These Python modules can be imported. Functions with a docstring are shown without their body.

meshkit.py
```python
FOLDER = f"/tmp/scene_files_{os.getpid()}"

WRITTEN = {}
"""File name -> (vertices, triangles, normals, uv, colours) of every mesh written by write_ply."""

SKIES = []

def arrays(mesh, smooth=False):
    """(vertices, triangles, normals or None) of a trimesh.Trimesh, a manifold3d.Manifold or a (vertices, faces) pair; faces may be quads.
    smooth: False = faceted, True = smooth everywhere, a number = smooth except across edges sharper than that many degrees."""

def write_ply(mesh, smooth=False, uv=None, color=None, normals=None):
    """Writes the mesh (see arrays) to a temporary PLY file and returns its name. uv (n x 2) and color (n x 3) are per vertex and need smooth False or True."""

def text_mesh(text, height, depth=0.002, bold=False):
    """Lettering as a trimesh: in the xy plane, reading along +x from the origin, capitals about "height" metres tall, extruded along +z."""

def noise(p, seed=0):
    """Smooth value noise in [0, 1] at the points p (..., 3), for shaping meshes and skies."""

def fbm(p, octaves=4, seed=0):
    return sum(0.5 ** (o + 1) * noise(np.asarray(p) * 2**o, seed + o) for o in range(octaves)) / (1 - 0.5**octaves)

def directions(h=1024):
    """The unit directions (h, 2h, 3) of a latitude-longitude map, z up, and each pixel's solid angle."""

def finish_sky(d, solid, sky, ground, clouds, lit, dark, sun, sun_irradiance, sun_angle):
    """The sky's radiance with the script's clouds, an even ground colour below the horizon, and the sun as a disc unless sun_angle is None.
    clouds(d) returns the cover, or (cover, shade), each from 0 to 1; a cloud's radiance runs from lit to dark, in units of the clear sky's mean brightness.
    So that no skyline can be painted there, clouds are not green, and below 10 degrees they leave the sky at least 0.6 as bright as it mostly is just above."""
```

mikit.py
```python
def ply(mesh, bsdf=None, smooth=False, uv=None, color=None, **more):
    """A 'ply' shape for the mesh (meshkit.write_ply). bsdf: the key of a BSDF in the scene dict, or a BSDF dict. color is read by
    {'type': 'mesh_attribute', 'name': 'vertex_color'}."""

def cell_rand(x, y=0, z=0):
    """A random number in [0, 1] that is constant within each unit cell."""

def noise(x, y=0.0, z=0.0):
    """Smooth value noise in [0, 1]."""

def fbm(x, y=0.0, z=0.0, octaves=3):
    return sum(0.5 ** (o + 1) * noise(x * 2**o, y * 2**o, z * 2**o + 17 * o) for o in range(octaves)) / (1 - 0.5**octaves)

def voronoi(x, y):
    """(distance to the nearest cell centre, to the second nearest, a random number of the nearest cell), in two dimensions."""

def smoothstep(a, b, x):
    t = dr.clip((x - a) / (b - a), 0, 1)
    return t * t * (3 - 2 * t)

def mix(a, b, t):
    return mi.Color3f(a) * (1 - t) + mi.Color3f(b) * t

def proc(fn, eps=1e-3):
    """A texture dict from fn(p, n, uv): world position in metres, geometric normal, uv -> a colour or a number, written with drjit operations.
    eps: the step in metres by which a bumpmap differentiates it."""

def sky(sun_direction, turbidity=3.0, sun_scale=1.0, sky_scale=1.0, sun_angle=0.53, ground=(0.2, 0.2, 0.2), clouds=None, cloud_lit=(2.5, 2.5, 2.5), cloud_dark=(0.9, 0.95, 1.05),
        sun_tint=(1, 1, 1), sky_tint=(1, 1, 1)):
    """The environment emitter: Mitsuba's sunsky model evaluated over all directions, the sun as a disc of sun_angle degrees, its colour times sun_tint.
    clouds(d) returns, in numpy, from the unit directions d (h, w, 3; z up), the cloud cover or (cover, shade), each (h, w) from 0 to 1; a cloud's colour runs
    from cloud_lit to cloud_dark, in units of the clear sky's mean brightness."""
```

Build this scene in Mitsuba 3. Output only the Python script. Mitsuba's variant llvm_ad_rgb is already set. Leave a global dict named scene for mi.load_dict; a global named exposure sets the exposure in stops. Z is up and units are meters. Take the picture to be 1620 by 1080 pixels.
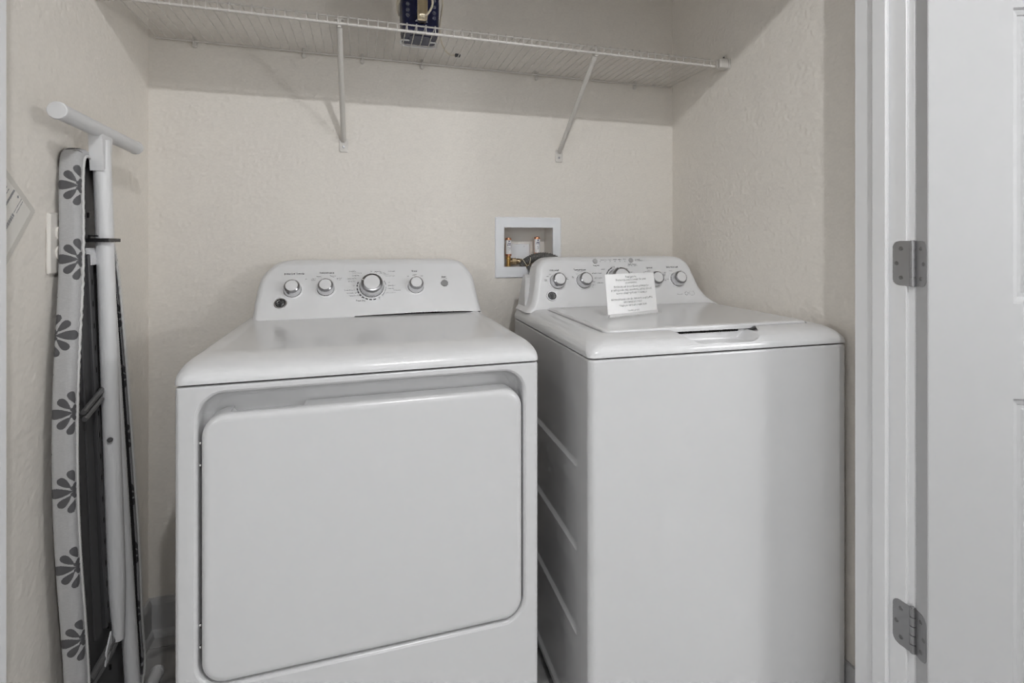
import math
import numpy as np
import trimesh
import drjit as dr
import mitsuba as mi
import manifold3d as m3
from shapely.geometry import Polygon, box as sbox
import mikit
import meshkit
from mikit import proc, noise, fbm, smoothstep, mix

T = mi.ScalarTransform4f
rng = np.random.default_rng(7)
scene, labels = {}, {}

# ------------------------------------------------------------------ camera, lights, exposure
TH = 0.2855                                    # yaw of the camera to the right of the closet's depth axis
EYE = [0.0, 0.0, 1.149]
FWD = [math.sin(TH), math.cos(TH), 0.0]
exposure = -0.17
scene['camera'] = {
    'type': 'perspective', 'fov_axis': 'x', 'fov': 2 * math.degrees(math.atan(810 / 801.0)), 'near_clip': 0.02, 'far_clip': 50.0,
    'principal_point_offset_x': 0.0, 'principal_point_offset_y': (540 - 381) / 1080.0,
    'to_world': T().look_at(origin=EYE, target=[EYE[0] + FWD[0], EYE[1] + FWD[1], EYE[2]], up=[0, 0, 1])}
LAMP = (0.29, -0.62, 2.50)                    # unseen small lamp behind and above the camera, it throws the sharp shadows
LAMP_E, LAMP_R = 3500.0, 0.022
GLOBES = [(-1.80, -1.00, 1.60, 0.72), (2.30, -1.00, 1.45, 1.95), (-0.30, -3.38, 1.75, 0.25), (0.95, -3.38, 1.75, 0.25)]   # unseen globes behind the camera, placed to light the closet softly
GLOBE_E, GLOBE_R = 30.0, 0.15

# ------------------------------------------------------------------ main dimensions (metres)
YB, XL, XR = 1.717, -0.6015, 1.1545            # back, left and right wall of the closet
YN, YF = 0.773, 0.888                          # the wall with the opening: room side, closet side
XJL, XJR, ZHEAD = -0.4835, 1.075, 1.966        # jamb faces and head of the opening
ZC = 2.60

# ------------------------------------------------------------------ materials
def rgb(*c):
    return {'type': 'rgb', 'value': list(c)}


def bs(name, d):
    scene['bsdf_' + name] = d
    return 'bsdf_' + name


def paint_colour(p, n, uv):
    f = fbm(p.x * 3.1 + 5, p.y * 3.1, p.z * 3.1)
    g = noise(p.x * 210, p.y * 210, p.z * 210)
    return mix((0.680, 0.648, 0.600), (0.705, 0.671, 0.622), f) * (0.97 + 0.06 * g)


PAINT = bs('wall_paint', {'type': 'twosided', 'b': {'type': 'principled', 'base_color': proc(paint_colour), 'roughness': 0.6, 'specular': 0.35}})
HALL = bs('hall_paint', {'type': 'twosided', 'b': {'type': 'diffuse', 'reflectance': rgb(0.78, 0.78, 0.78)}})
CEIL = bs('ceiling_paint', {'type': 'twosided', 'b': {'type': 'diffuse', 'reflectance': rgb(0.82, 0.82, 0.82)}})


def gloss(name, c, a=0.1, ior=1.5):
    return bs(name, {'type': 'twosided', 'b': {'type': 'roughplastic', 'diffuse_reflectance': rgb(*c), 'alpha': a, 'int_ior': ior, 'nonlinear': False}})


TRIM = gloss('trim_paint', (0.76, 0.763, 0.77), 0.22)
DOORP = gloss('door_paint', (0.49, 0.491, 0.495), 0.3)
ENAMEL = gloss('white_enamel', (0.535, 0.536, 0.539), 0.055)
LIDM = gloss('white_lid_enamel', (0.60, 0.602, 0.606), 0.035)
PLASTIC = gloss('white_plastic', (0.66, 0.662, 0.668), 0.13)
BOXPL = gloss('box_plastic', (0.80, 0.82, 0.85), 0.2)
WIREW = gloss('vinyl_wire', (0.62, 0.60, 0.565), 0.2)
TUBEW = gloss('white_tube', (0.70, 0.705, 0.715), 0.2)
IVORY = gloss('ivory_plastic', (0.74, 0.715, 0.67), 0.2)
CREAM = gloss('cream_cord', (0.66, 0.60, 0.47), 0.25)
NAVY = gloss('navy_plastic', (0.006, 0.009, 0.045), 0.16)
GREYB = gloss('grey_button', (0.22, 0.22, 0.22), 0.25)
BLACK = gloss('black_plastic', (0.012, 0.012, 0.013), 0.2)
DARKM = gloss('dark_metal', (0.05, 0.05, 0.053), 0.25)
DARKB = gloss('dark_brace', (0.12, 0.12, 0.122), 0.2)
HOSE = gloss('grey_hose', (0.10, 0.097, 0.092), 0.3)
INK = bs('ink', {'type': 'twosided', 'b': {'type': 'diffuse', 'reflectance': rgb(0.035, 0.035, 0.04)}})
GINK = bs('grey_ink', {'type': 'twosided', 'b': {'type': 'diffuse', 'reflectance': rgb(0.26, 0.26, 0.27)}})
VOID = bs('void', {'type': 'twosided', 'b': {'type': 'diffuse', 'reflectance': rgb(0.01, 0.01, 0.01)}})
PAPER = bs('paper', {'type': 'twosided', 'b': {'type': 'diffuse', 'reflectance': rgb(0.83, 0.83, 0.83)}})
LAMIN = gloss('laminate', (0.58, 0.56, 0.52), 0.15)
SHEET = gloss('wall_sheet', (0.72, 0.70, 0.66), 0.2)
BADGEK = gloss('badge_black', (0.012, 0.012, 0.014), 0.1)


def metal(name, c, a):
    return bs(name, {'type': 'twosided', 'b': {'type': 'principled', 'base_color': rgb(*c), 'metallic': 1.0, 'roughness': a, 'specular': 0.5}})


CHROME = metal('chrome', (0.70, 0.70, 0.71), 0.14)
HSCREW = metal('hinge_screw', (0.20, 0.20, 0.20), 0.3)
DCHROME = metal('dark_reflection_chrome', (0.30, 0.30, 0.31), 0.2)  # dark reflections on the knob bevels, put into the metal colour
NICKEL = metal('brushed_nickel', (0.36, 0.36, 0.365), 0.42)
STEEL = metal('screw_steel', (0.62, 0.61, 0.60), 0.3)
BRASS = metal('brass', (0.78, 0.52, 0.20), 0.24)
BRONZE = metal('old_brass', (0.42, 0.33, 0.21), 0.36)
COPPER = metal('copper', (0.66, 0.33, 0.20), 0.3)
GOLD = metal('warm_metal', (0.88, 0.78, 0.58), 0.12)
ACRYL = bs('acrylic', {'type': 'dielectric', 'int_ior': 1.49})
CLEAR = bs('clear_sheet', {'type': 'thindielectric', 'int_ior': 1.3})


def marble(p, n, uv):
    w = fbm(p.x * 4, p.y * 4, 3.3, 4)
    v = dr.abs(fbm(p.x * 3.2 + w * 2.2, p.y * 3.2 + w, 1.0, 4) - 0.5)
    c = mix((0.20, 0.20, 0.20), (0.38, 0.378, 0.375), smoothstep(0.0, 0.07, v))  # both tones lowered to hold the deep shade on the closet floor
    return c * (0.9 + 0.18 * w)


TILE = bs('marble_tile', {'type': 'twosided', 'b': {'type': 'principled', 'base_color': proc(marble), 'roughness': 0.35, 'specular': 0.5}})
GROUT = bs('grout', {'type': 'twosided', 'b': {'type': 'diffuse', 'reflectance': rgb(0.10, 0.10, 0.10)}})
BASEB = gloss('shaded_baseboard_paint', (0.45, 0.45, 0.45), 0.3)  # grey holds the deep shade beside the dryer


def drop(x, y, ang, length, r, ox, oy):
    """1 inside a teardrop whose point lies at (ox, oy) and whose round end points along ang."""
    c, s = math.cos(ang), math.sin(ang)
    a = ((x - ox) * c + (y - oy) * s) / length
    b = (y - oy) * c - (x - ox) * s
    ac = dr.clip(a, 0, 1)
    w = r * 1.45 * dr.power(ac, 0.85) * dr.sqrt(dr.maximum(1 - dr.power(ac, 3.0), 0))
    return dr.select((a > 0) & (a < 1), smoothstep(-0.0006, 0.0006, w - dr.abs(b)), 0.0)


def cover_print(p, n, uv):
    # uv.x: metres along the rim of the board, uv.y: metres from the ironing face over the rim towards the hem
    per = 0.152
    k = dr.floor(uv.x / per)
    x = uv.y
    y = uv.x - (k + 0.5) * per
    m = mi.Float(0)
    flip = dr.select(mikit.cell_rand(k, 3.0) > 0.68, -1.0, 1.0)
    x1 = dr.select(flip > 0, x, 0.052 - x)
    for ang, L, r, ox, oy in ((math.pi, 0.040, 0.0112, 0.043, 0.0), (2.35, 0.029, 0.0085, 0.040, 0.007), (-2.35, 0.029, 0.0085, 0.040, -0.007),
                              (1.95, 0.026, 0.0080, 0.047, 0.017), (-1.95, 0.026, 0.0080, 0.047, -0.017),
                              (0.9, 0.016, 0.005, 0.040, 0.002), (-0.9, 0.016, 0.005, 0.040, -0.002), (2.9, 0.012, 0.004, 0.050, 0.004), (-2.9, 0.012, 0.004, 0.050, -0.004),
                              (1.5, 0.032, 0.0055, 0.058, 0.036), (-1.5, 0.032, 0.0055, 0.058, -0.036), (math.pi, 0.012, 0.005, 0.053, 0.0)):
        m = dr.maximum(m, drop(x1, y, ang, L, r, ox, oy))
    yy = dr.abs(y) - per / 2
    m = dr.maximum(m, drop(x, yy, 0.0, 0.001, 0.0, 0.0, 0.0))
    m = dr.maximum(m, smoothstep(-0.0005, 0.0005, 0.010 - x - 1.6 * dr.abs(yy)))
    weave = noise(p.z * 1400, p.x * 300, p.y * 300)
    base = mix((0.36, 0.36, 0.365), (0.42, 0.42, 0.425), weave)
    return mix(base, (0.075, 0.075, 0.08), m)


FABRIC = bs('cover_fabric', {'type': 'twosided', 'b': {'type': 'principled', 'base_color': proc(cover_print), 'roughness': 0.6, 'specular': 0.35, 'sheen': 0.3}})
HEM = gloss('hem', (0.70, 0.70, 0.69), 0.4)

# ------------------------------------------------------------------ mesh helpers
def cat(ms):
    return trimesh.util.concatenate(ms)


def box(x0, x1, y0, y1, z0, z1, b=0.0):
    """A box, its edges chamfered by b."""
    b = min(b, 0.49 * min(x1 - x0, y1 - y0, z1 - z0))
    if b <= 0:
        return trimesh.creation.box(bounds=[[x0, y0, z0], [x1, y1, z1]])
    pts = []
    for sx in (0, 1):
        for sy in (0, 1):
            for sz in (0, 1):
                c = np.array([(x0, x1)[sx], (y0, y1)[sy], (z0, z1)[sz]])
                d = np.array([1 - 2 * sx, 1 - 2 * sy, 1 - 2 * sz]) * b
                for a in range(3):
                    q = c + d
                    q[a] = c[a]
                    pts.append(q)
    return trimesh.convex.convex_hull(np.array(pts))


SPH = trimesh.creation.icosphere(subdivisions=2)


def rhull(pts, r):
    """The hull of balls of radius r at the points."""
    return trimesh.convex.convex_hull(np.vstack([SPH.vertices * r + np.asarray(p) for p in pts]))


def rbox(x0, x1, y0, y1, z0, z1, r):
    return rhull([(x, y, z) for x in (x0 + r, x1 - r) for y in (y0 + r, y1 - r) for z in (z0 + r, z1 - r)], r)


def rrect(x0, x1, y0, y1, r, n=8):
    """A rounded rectangle, always 4 (n + 1) points, counter-clockwise; r one radius or four (from the lower left on)."""
    rr = [r] * 4 if np.isscalar(r) else list(r)
    out = []
    for (cx, cy, a0), q in zip(((x0, y0, math.pi), (x1, y0, 1.5 * math.pi), (x1, y1, 0.0), (x0, y1, 0.5 * math.pi)), rr):
        q = max(min(q, 0.499 * (x1 - x0), 0.499 * (y1 - y0)), 1e-5)
        ox, oy = (cx + q if cx == x0 else cx - q), (cy + q if cy == y0 else cy - q)
        for i in range(n + 1):
            a = a0 + 0.5 * math.pi * i / n
            out.append((ox + q * math.cos(a), oy + q * math.sin(a)))
    return np.array(out)


def loft(rings, caps=True):
    """Joins rings (k x 3 arrays of equal length); the end caps are fans."""
    rings = [np.asarray(r, float) for r in rings]
    n = len(rings[0])
    v = np.vstack(rings)
    f = []
    for k in range(len(rings) - 1):
        a, b = k * n, (k + 1) * n
        i = np.arange(n)
        j = (i + 1) % n
        f += [np.stack([a + i, a + j, b + j], 1), np.stack([a + i, b + j, b + i], 1)]
    if caps:
        m0, m1 = len(v), len(v) + 1
        v = np.vstack([v, rings[0].mean(0), rings[-1].mean(0)])
        i = np.arange(n)
        j = (i + 1) % n
        e = (len(rings) - 1) * n
        f += [np.stack([j, i, i * 0 + m0], 1), np.stack([e + i, e + j, i * 0 + m1], 1)]
    m = trimesh.Trimesh(v, np.vstack(f), process=False)
    if caps and m.volume < 0:
        m.invert()
    return m


def xyz(ring, z):
    return np.column_stack([ring, np.full(len(ring), z)])


def tube(path, r, n=12, closed=False, caps=True):
    p = np.asarray(path, float)
    k = len(p)
    t = np.gradient(p, axis=0) if not closed else np.roll(p, -1, 0) - np.roll(p, 1, 0)
    t /= np.linalg.norm(t, axis=1, keepdims=True)
    u = np.cross(t[0], [0.13, 0.41, 0.9])
    u /= np.linalg.norm(u)
    a = np.arange(n) * 2 * np.pi / n
    rr = np.broadcast_to(r, k)
    rings = []
    for i in range(k):
        u = u - t[i] * (u @ t[i])
        u /= np.linalg.norm(u)
        w = np.cross(t[i], u)
        rings.append(p[i] + rr[i] * (np.cos(a)[:, None] * u + np.sin(a)[:, None] * w))
    if closed:
        rings.append(rings[0])
    return loft(rings, caps and not closed)


def spline(pts, n=60):
    from scipy.interpolate import CubicSpline
    pts = np.asarray(pts, float)
    s = np.r_[0, np.cumsum(np.linalg.norm(np.diff(pts, axis=0), axis=1))]
    return CubicSpline(s, pts)(np.linspace(0, s[-1], n))


def lathe(profile, n=40):
    """A solid of revolution about z from (radius, height) pairs."""
    return trimesh.creation.revolve(np.array(profile, float), sections=n)


def man(m):
    return m3.Manifold(m3.Mesh(np.asarray(m.vertices, np.float32), np.asarray(m.faces, np.uint32)))


def welded(m):
    m = trimesh.Trimesh(m.vertices, m.faces, process=True)
    m.merge_vertices(digits_vertex=7)
    return m


def cut(a, *bs_):
    s = man(welded(a))
    for b in bs_:
        s = s - man(welded(b))
    q = s.to_mesh()
    return trimesh.Trimesh(np.array(q.vert_properties[:, :3], float), np.array(q.tri_verts), process=True)


def frame(o, ex, ey, ez):
    m = np.eye(4)
    m[:3, 0], m[:3, 1], m[:3, 2], m[:3, 3] = ex, ey, ez, o
    return m


def moved(m, M):
    m = m.copy()
    m.apply_transform(M)
    return m


def rotz(x, y, a):
    c, s = math.cos(a), math.sin(a)
    return frame((x, y, 0), (c, s, 0), (-s, c, 0), (0, 0, 1))


used = {}


def key(base):
    n = used.get(base, 0)
    used[base] = n + 1
    return base if n == 0 else f'{base}_{n:03d}'


def put(name, mesh, bsdf, smooth=30, M=None, parent=None, label=None, cat_=None, group=None, kind=None, **more):
    k = key(parent + '__' + name if parent else name)
    if M is not None:
        mesh = moved(mesh, M)
    scene[k] = mikit.ply(mesh, bsdf, smooth=smooth, **more)
    note(k, label, cat_, group, kind)
    return k


def note(k, label=None, cat_=None, group=None, kind=None):
    d = {a: b for a, b in (('label', label), ('category', cat_), ('group', group), ('kind', kind)) if b}
    if d:
        labels[k] = d


def thing(name, label, cat_, group=None):
    k = key(name)
    note(k, label, cat_, group)
    return k


def text(s, h, at, bold=False, align='c', depth=0.00025):
    m = meshkit.text_mesh(s, h, depth, bold)
    lo, hi = m.bounds
    dx = {'c': -(lo[0] + hi[0]) / 2, 'l': -lo[0], 'r': -hi[0]}[align]
    m.apply_translation([at[0] + dx, at[1] - h / 2, 0.0])
    return m


# ------------------------------------------------------------------ the room
def wall_with_hole(x0, x1, z0, z1, y0, y1, hole):
    poly = sbox(x0, z0, x1, z1)
    if hole:
        poly = poly.difference(sbox(*hole))
    m = trimesh.creation.extrude_polygon(poly, y1 - y0, engine='earcut')
    m.apply_transform(frame((0, y1, 0), (1, 0, 0), (0, 0, 1), (0, -1, 0)))
    return m


BX0, BX1, BZ0, BZ1 = 0.4738, 0.6566, 1.0578, 1.1965      # opening of the washer outlet box


def plaster(a0, a1, z0, z1, M, seed, hole=None, step=0.0034):
    """An orange-peel plaster skin: a finely displaced sheet, x along the wall, y up, z out of it."""
    na, nz = int((a1 - a0) / step) + 1, int((z1 - z0) / step) + 1
    A, Z = np.meshgrid(np.linspace(a0, a1, na), np.linspace(z0, z1, nz), indexing='ij')
    p = np.stack([A, Z, np.full_like(A, seed * 7.3)], -1)
    d = meshkit.fbm(p * 118.0, 2, seed) - 0.5
    d = 0.0032 * np.clip(d + 0.06, -0.12, 0.3) + 0.0014 * (meshkit.noise(p * 3.0, seed + 5) - 0.5)
    d = d - np.quantile(d, 0.98)
    v = np.stack([A, Z, d], -1).reshape(-1, 3)
    i = (np.arange(na - 1)[:, None] * nz + np.arange(nz - 1)[None]).ravel()
    f = np.vstack([np.stack([i, i + nz, i + nz + 1], 1), np.stack([i, i + nz + 1, i + 1], 1)])
    if hole:
        c = v[f].mean(1)
        f = f[~((c[:, 0] > hole[0]) & (c[:, 0] < hole[2]) & (c[:, 1] > hole[1]) & (c[:, 1] < hole[3]))]
    return trimesh.Trimesh(v, f, process=False).apply_transform(M)


HOLE = (BX0 - 0.004, BZ0 - 0.004, BX1 + 0.004, BZ1 + 0.004)
put('wall_back', cat([wall_with_hole(XL - 0.1, XR + 0.1, -0.05, ZC, YB + 0.006, YB + 0.12, HOLE), plaster(XL - 0.002, XR + 0.002, 0.0, 2.1, frame((0, YB, 0), (1, 0, 0), (0, 0, 1), (0, -1, 0)), 1, HOLE)]), PAINT, True, kind='structure', label='beige textured back wall of the laundry closet')
put('wall_left', cat([box(XL - 0.1, XL - 0.006, YF - 0.05, YB, -0.05, ZC), plaster(YF - 0.002, YB + 0.002, 0.0, 2.1, frame((XL, 0, 0), (0, 1, 0), (0, 0, 1), (1, 0, 0)), 2)]), PAINT, True, kind='structure', label='beige textured left wall of the closet')
put('wall_right', cat([box(XR + 0.006, XR + 0.1, YF - 0.05, YB, -0.05, ZC), plaster(YF - 0.002, YB + 0.002, 0.0, 2.1, frame((XR, 0, 0), (0, 1, 0), (0, 0, 1), (-1, 0, 0)), 3)]), PAINT, True, kind='structure', label='beige textured right wall of the closet')
front = sbox(-2.0, -0.05, 2.5, ZC).difference(sbox(XJL - 0.019, -0.06, XJR + 0.019, ZHEAD + 0.019))
fm = trimesh.creation.extrude_polygon(front, YF - YN, engine='earcut')
fm.apply_transform(frame((0, YF, 0), (1, 0, 0), (0, 0, 1), (0, -1, 0)))
put('wall_front', fm, PAINT, False, kind='structure', label='wall with the closet opening')
put('wall_rear', box(-2.1, 2.6, -3.7, -3.6, -0.05, ZC), HALL, False, kind='structure')
put('wall_hall_left', box(-2.1, -2.0, -3.6, YN, -0.05, ZC), HALL, False, kind='structure')
put('wall_hall_right', box(2.5, 2.6, -3.6, YN, -0.05, ZC), HALL, False, kind='structure')
put('ceiling', box(-2.1, 2.6, -3.7, YB + 0.12, ZC, ZC + 0.08), CEIL, False, kind='structure')
put('floor', box(-2.1, 2.6, -3.7, YB + 0.12, -0.08, -0.003), GROUT, False, kind='structure', label='dark grout bed of the marble tiled floor')
TS, TW, G = 0.61, 0.305, 0.003
tile_m = {}
for r_ in range(-7, 8):
    for c_ in range(-4, 5):
        y0 = 1.655 - (r_ + 8) * TW + 7 * TW * 0 if False else 1.655 - 0.305 * (7 - r_)
        x0 = -0.10 + TS * c_ + (0.305 if r_ % 2 else 0.0)
        a0, a1, b0, b1 = max(x0 + G, -2.0), min(x0 + TS, 2.5), max(y0 + G, -3.6), min(y0 + TW, YB)
        if y0 > 0.85:
            a0, a1 = max(a0, XL), min(a1, XR)
        if a1 - a0 < 0.02 or b1 - b0 < 0.01:
            continue
        put('tile', box(a0, a1, b0, b1, -0.012, 0.0, 0.0012), TILE, False, parent='floor')

# baseboards: square cap, flat face, quarter round at the foot
BBP = [(0, 0), (0.022, 0), (0.0215, 0.006), (0.018, 0.014), (0.012, 0.019), (0.012, 0.088), (0.0105, 0.096), (0.006, 0.1045), (0, 0.106)]


def baseboard(p0, p1, nrm):
    p0, p1, nrm = (np.array((*q, 0.0)) for q in (p0, p1, nrm))
    rings = [np.array([p + nrm * a + np.array([0, 0, z]) for a, z in BBP]) for p in (p0, p1)]
    return loft(rings)


put('baseboard_back', baseboard((XL, YB), (XR, YB), (0, -1)), BASEB, 20, kind='structure')
put('baseboard_left', baseboard((XL, YF), (XL, YB), (1, 0)), BASEB, 20, kind='structure')
put('baseboard_right', baseboard((XR, YB), (XR, YF), (-1, 0)), BASEB, 20, kind='structure')


# door frame: jambs, stops, casing
def jamb(side, xf):
    s = side
    j = box(min(xf, xf + s * 0.019), max(xf, xf + s * 0.019), YN, YF, 0.0, ZHEAD + 0.019, 0.0015)
    st = box(min(xf - s * 0.011, xf), max(xf - s * 0.011, xf), 0.807, 0.8405, 0.0, ZHEAD, 0.003)
    prof = [(0.006, 0.0), (0.006, 0.011), (0.009, 0.0145), (0.014, 0.0165), (0.018, 0.0150), (0.021, 0.0150), (0.045, 0.0135), (0.058, 0.0110), (0.063, 0.0075), (0.063, 0.0)]
    rings = [np.array([(xf + s * a, YN - b, z) for a, b in prof]) for z in (0.0, ZHEAD + 0.063)]
    return j, st, loft(rings)


for side, xf in ((-1, XJL), (1, XJR)):
    j, st, cs = jamb(side, xf)
    k = put('trim_1' if side > 0 else 'trim_2', j, TRIM, 20, kind='structure', label='white painted jamb of the closet opening')
    put('door_stop', st, TRIM, 20, parent=k)
    put('casing', cs, TRIM, 25, parent=k)
k = put('trim_3', box(XJL, XJR, YN, YF, ZHEAD, ZHEAD + 0.019, 0.001), TRIM, False, kind='structure')
put('door_stop', box(XJL + 0.011, XJR - 0.011, 0.807, 0.8405, ZHEAD - 0.011, ZHEAD, 0.002), TRIM, False, parent=k)
put('casing', box(XJL - 0.063, XJR + 0.063, YN - 0.0155, YN, ZHEAD + 0.006, ZHEAD + 0.063, 0.003), TRIM, False, parent=k)

# unseen lamps behind the camera, placed to light the closet
k = thing('unseen_lamp', 'unseen small lamp near the hall ceiling that casts the sharp shadows', 'lamp')
put('trim_ring', moved(lathe([(0.03, 0), (0.055, 0), (0.06, -0.004), (0.055, -0.008), (0.04, -0.01), (0.03, -0.004)]), trimesh.transformations.translation_matrix((LAMP[0], LAMP[1], ZC))), TRIM, 30, parent=k)
scene[k + '__bulb'] = {'type': 'sphere', 'center': list(LAMP), 'radius': LAMP_R, 'bsdf': {'type': 'ref', 'id': VOID},
                       'emitter': {'type': 'area', 'radiance': {'type': 'rgb', 'value': [LAMP_E * 0.985, LAMP_E * 0.99, LAMP_E]}}}
for i, (px, py, pz, pe) in enumerate(GLOBES):
    k = thing('unseen_globe_lamp', ('unseen globe lamp at the left of the hall, placed to light the right jamb and wall', 'unseen globe lamp at the right of the hall, placed to light the left closet wall', 'unseen globe lamp at the rear of the hall, left one, placed to light the upper back wall', 'unseen globe lamp at the rear of the hall, right one, placed to light the upper back wall')[i], 'lamp')
    wall = {0: (-2.0, py, pz), 1: (2.5, py, pz)}.get(i, (px, -3.6, pz))
    put('stem', tube(np.array([wall, (px, py, pz)]) if i > 1 else np.array([wall, (px, py, pz)]), 0.02, 12), TRIM, 30, parent=k)
    scene[k + '__globe'] = {'type': 'sphere', 'center': [px, py, pz], 'radius': GLOBE_R, 'bsdf': {'type': 'ref', 'id': HALL},
                            'emitter': {'type': 'area', 'radiance': {'type': 'rgb', 'value': [GLOBE_E * pe * 0.985, GLOBE_E * pe * 0.99, GLOBE_E * pe]}}}

# ------------------------------------------------------------------ the open door at the right with its hinges
PHI = math.radians(23.1)
PIN = np.array([1.0770, 0.7620, 0.0])
eD = np.array([-math.sin(PHI), -math.cos(PHI), 0.0])       # along the hinge edge, towards the camera
fD = np.array([math.cos(PHI), -math.sin(PHI), 0.0])        # along the door's width
N0 = PIN + 0.003 * eD + 0.004 * fD
DM = frame(N0 + 0.035 * eD, fD, (0, 0, 1), eD)             # x along the door, y up, z out of the face seen
DW, DH = 0.76, 1.975


def panel_recess(x0, x1, y0, y1):
    return loft([xyz(rrect(x0 + d, x1 - d, y0 + d, y1 - d, 0.0005, 1), z) for d, z in ((-0.0006, 0.001), (0.004, -0.0045), (0.012, -0.007), (0.014, -0.0095), (0.030, -0.0095))])


def panel_field(x0, x1, y0, y1):
    return loft([xyz(rrect(x0 + d, x1 - d, y0 + d, y1 - d, 0.0005, 1), z) for d, z in ((0.020, -0.0105), (0.0205, -0.0095), (0.045, -0.0035), (0.047, -0.003))])


slab = box(0, DW, 0.008, DH, -0.035, 0, 0.0015)
PAN = [(0.151, 0.352), (0.432, 0.633)]
rects = [(x0, x1, z0, z1) for x0, x1 in PAN for z0, z1 in ((0.22, 0.844), (1.027, 1.60), (1.70, 1.86))]
slab = cut(slab, *[panel_recess(*q) for q in rects])
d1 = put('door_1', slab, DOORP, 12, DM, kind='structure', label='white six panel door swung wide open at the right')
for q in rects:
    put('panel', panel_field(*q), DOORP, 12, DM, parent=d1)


def leaf(w, h, r=0.014):
    """A hinge leaf in x (away from the pin) and y, thin in z; its outer corners are rounded."""
    ring = rrect(0.0, w, 0.0, h, (0.0005, r, r, 0.0005), 6)
    return loft([xyz(ring, 0.0), xyz(ring, 0.0016)])


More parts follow.
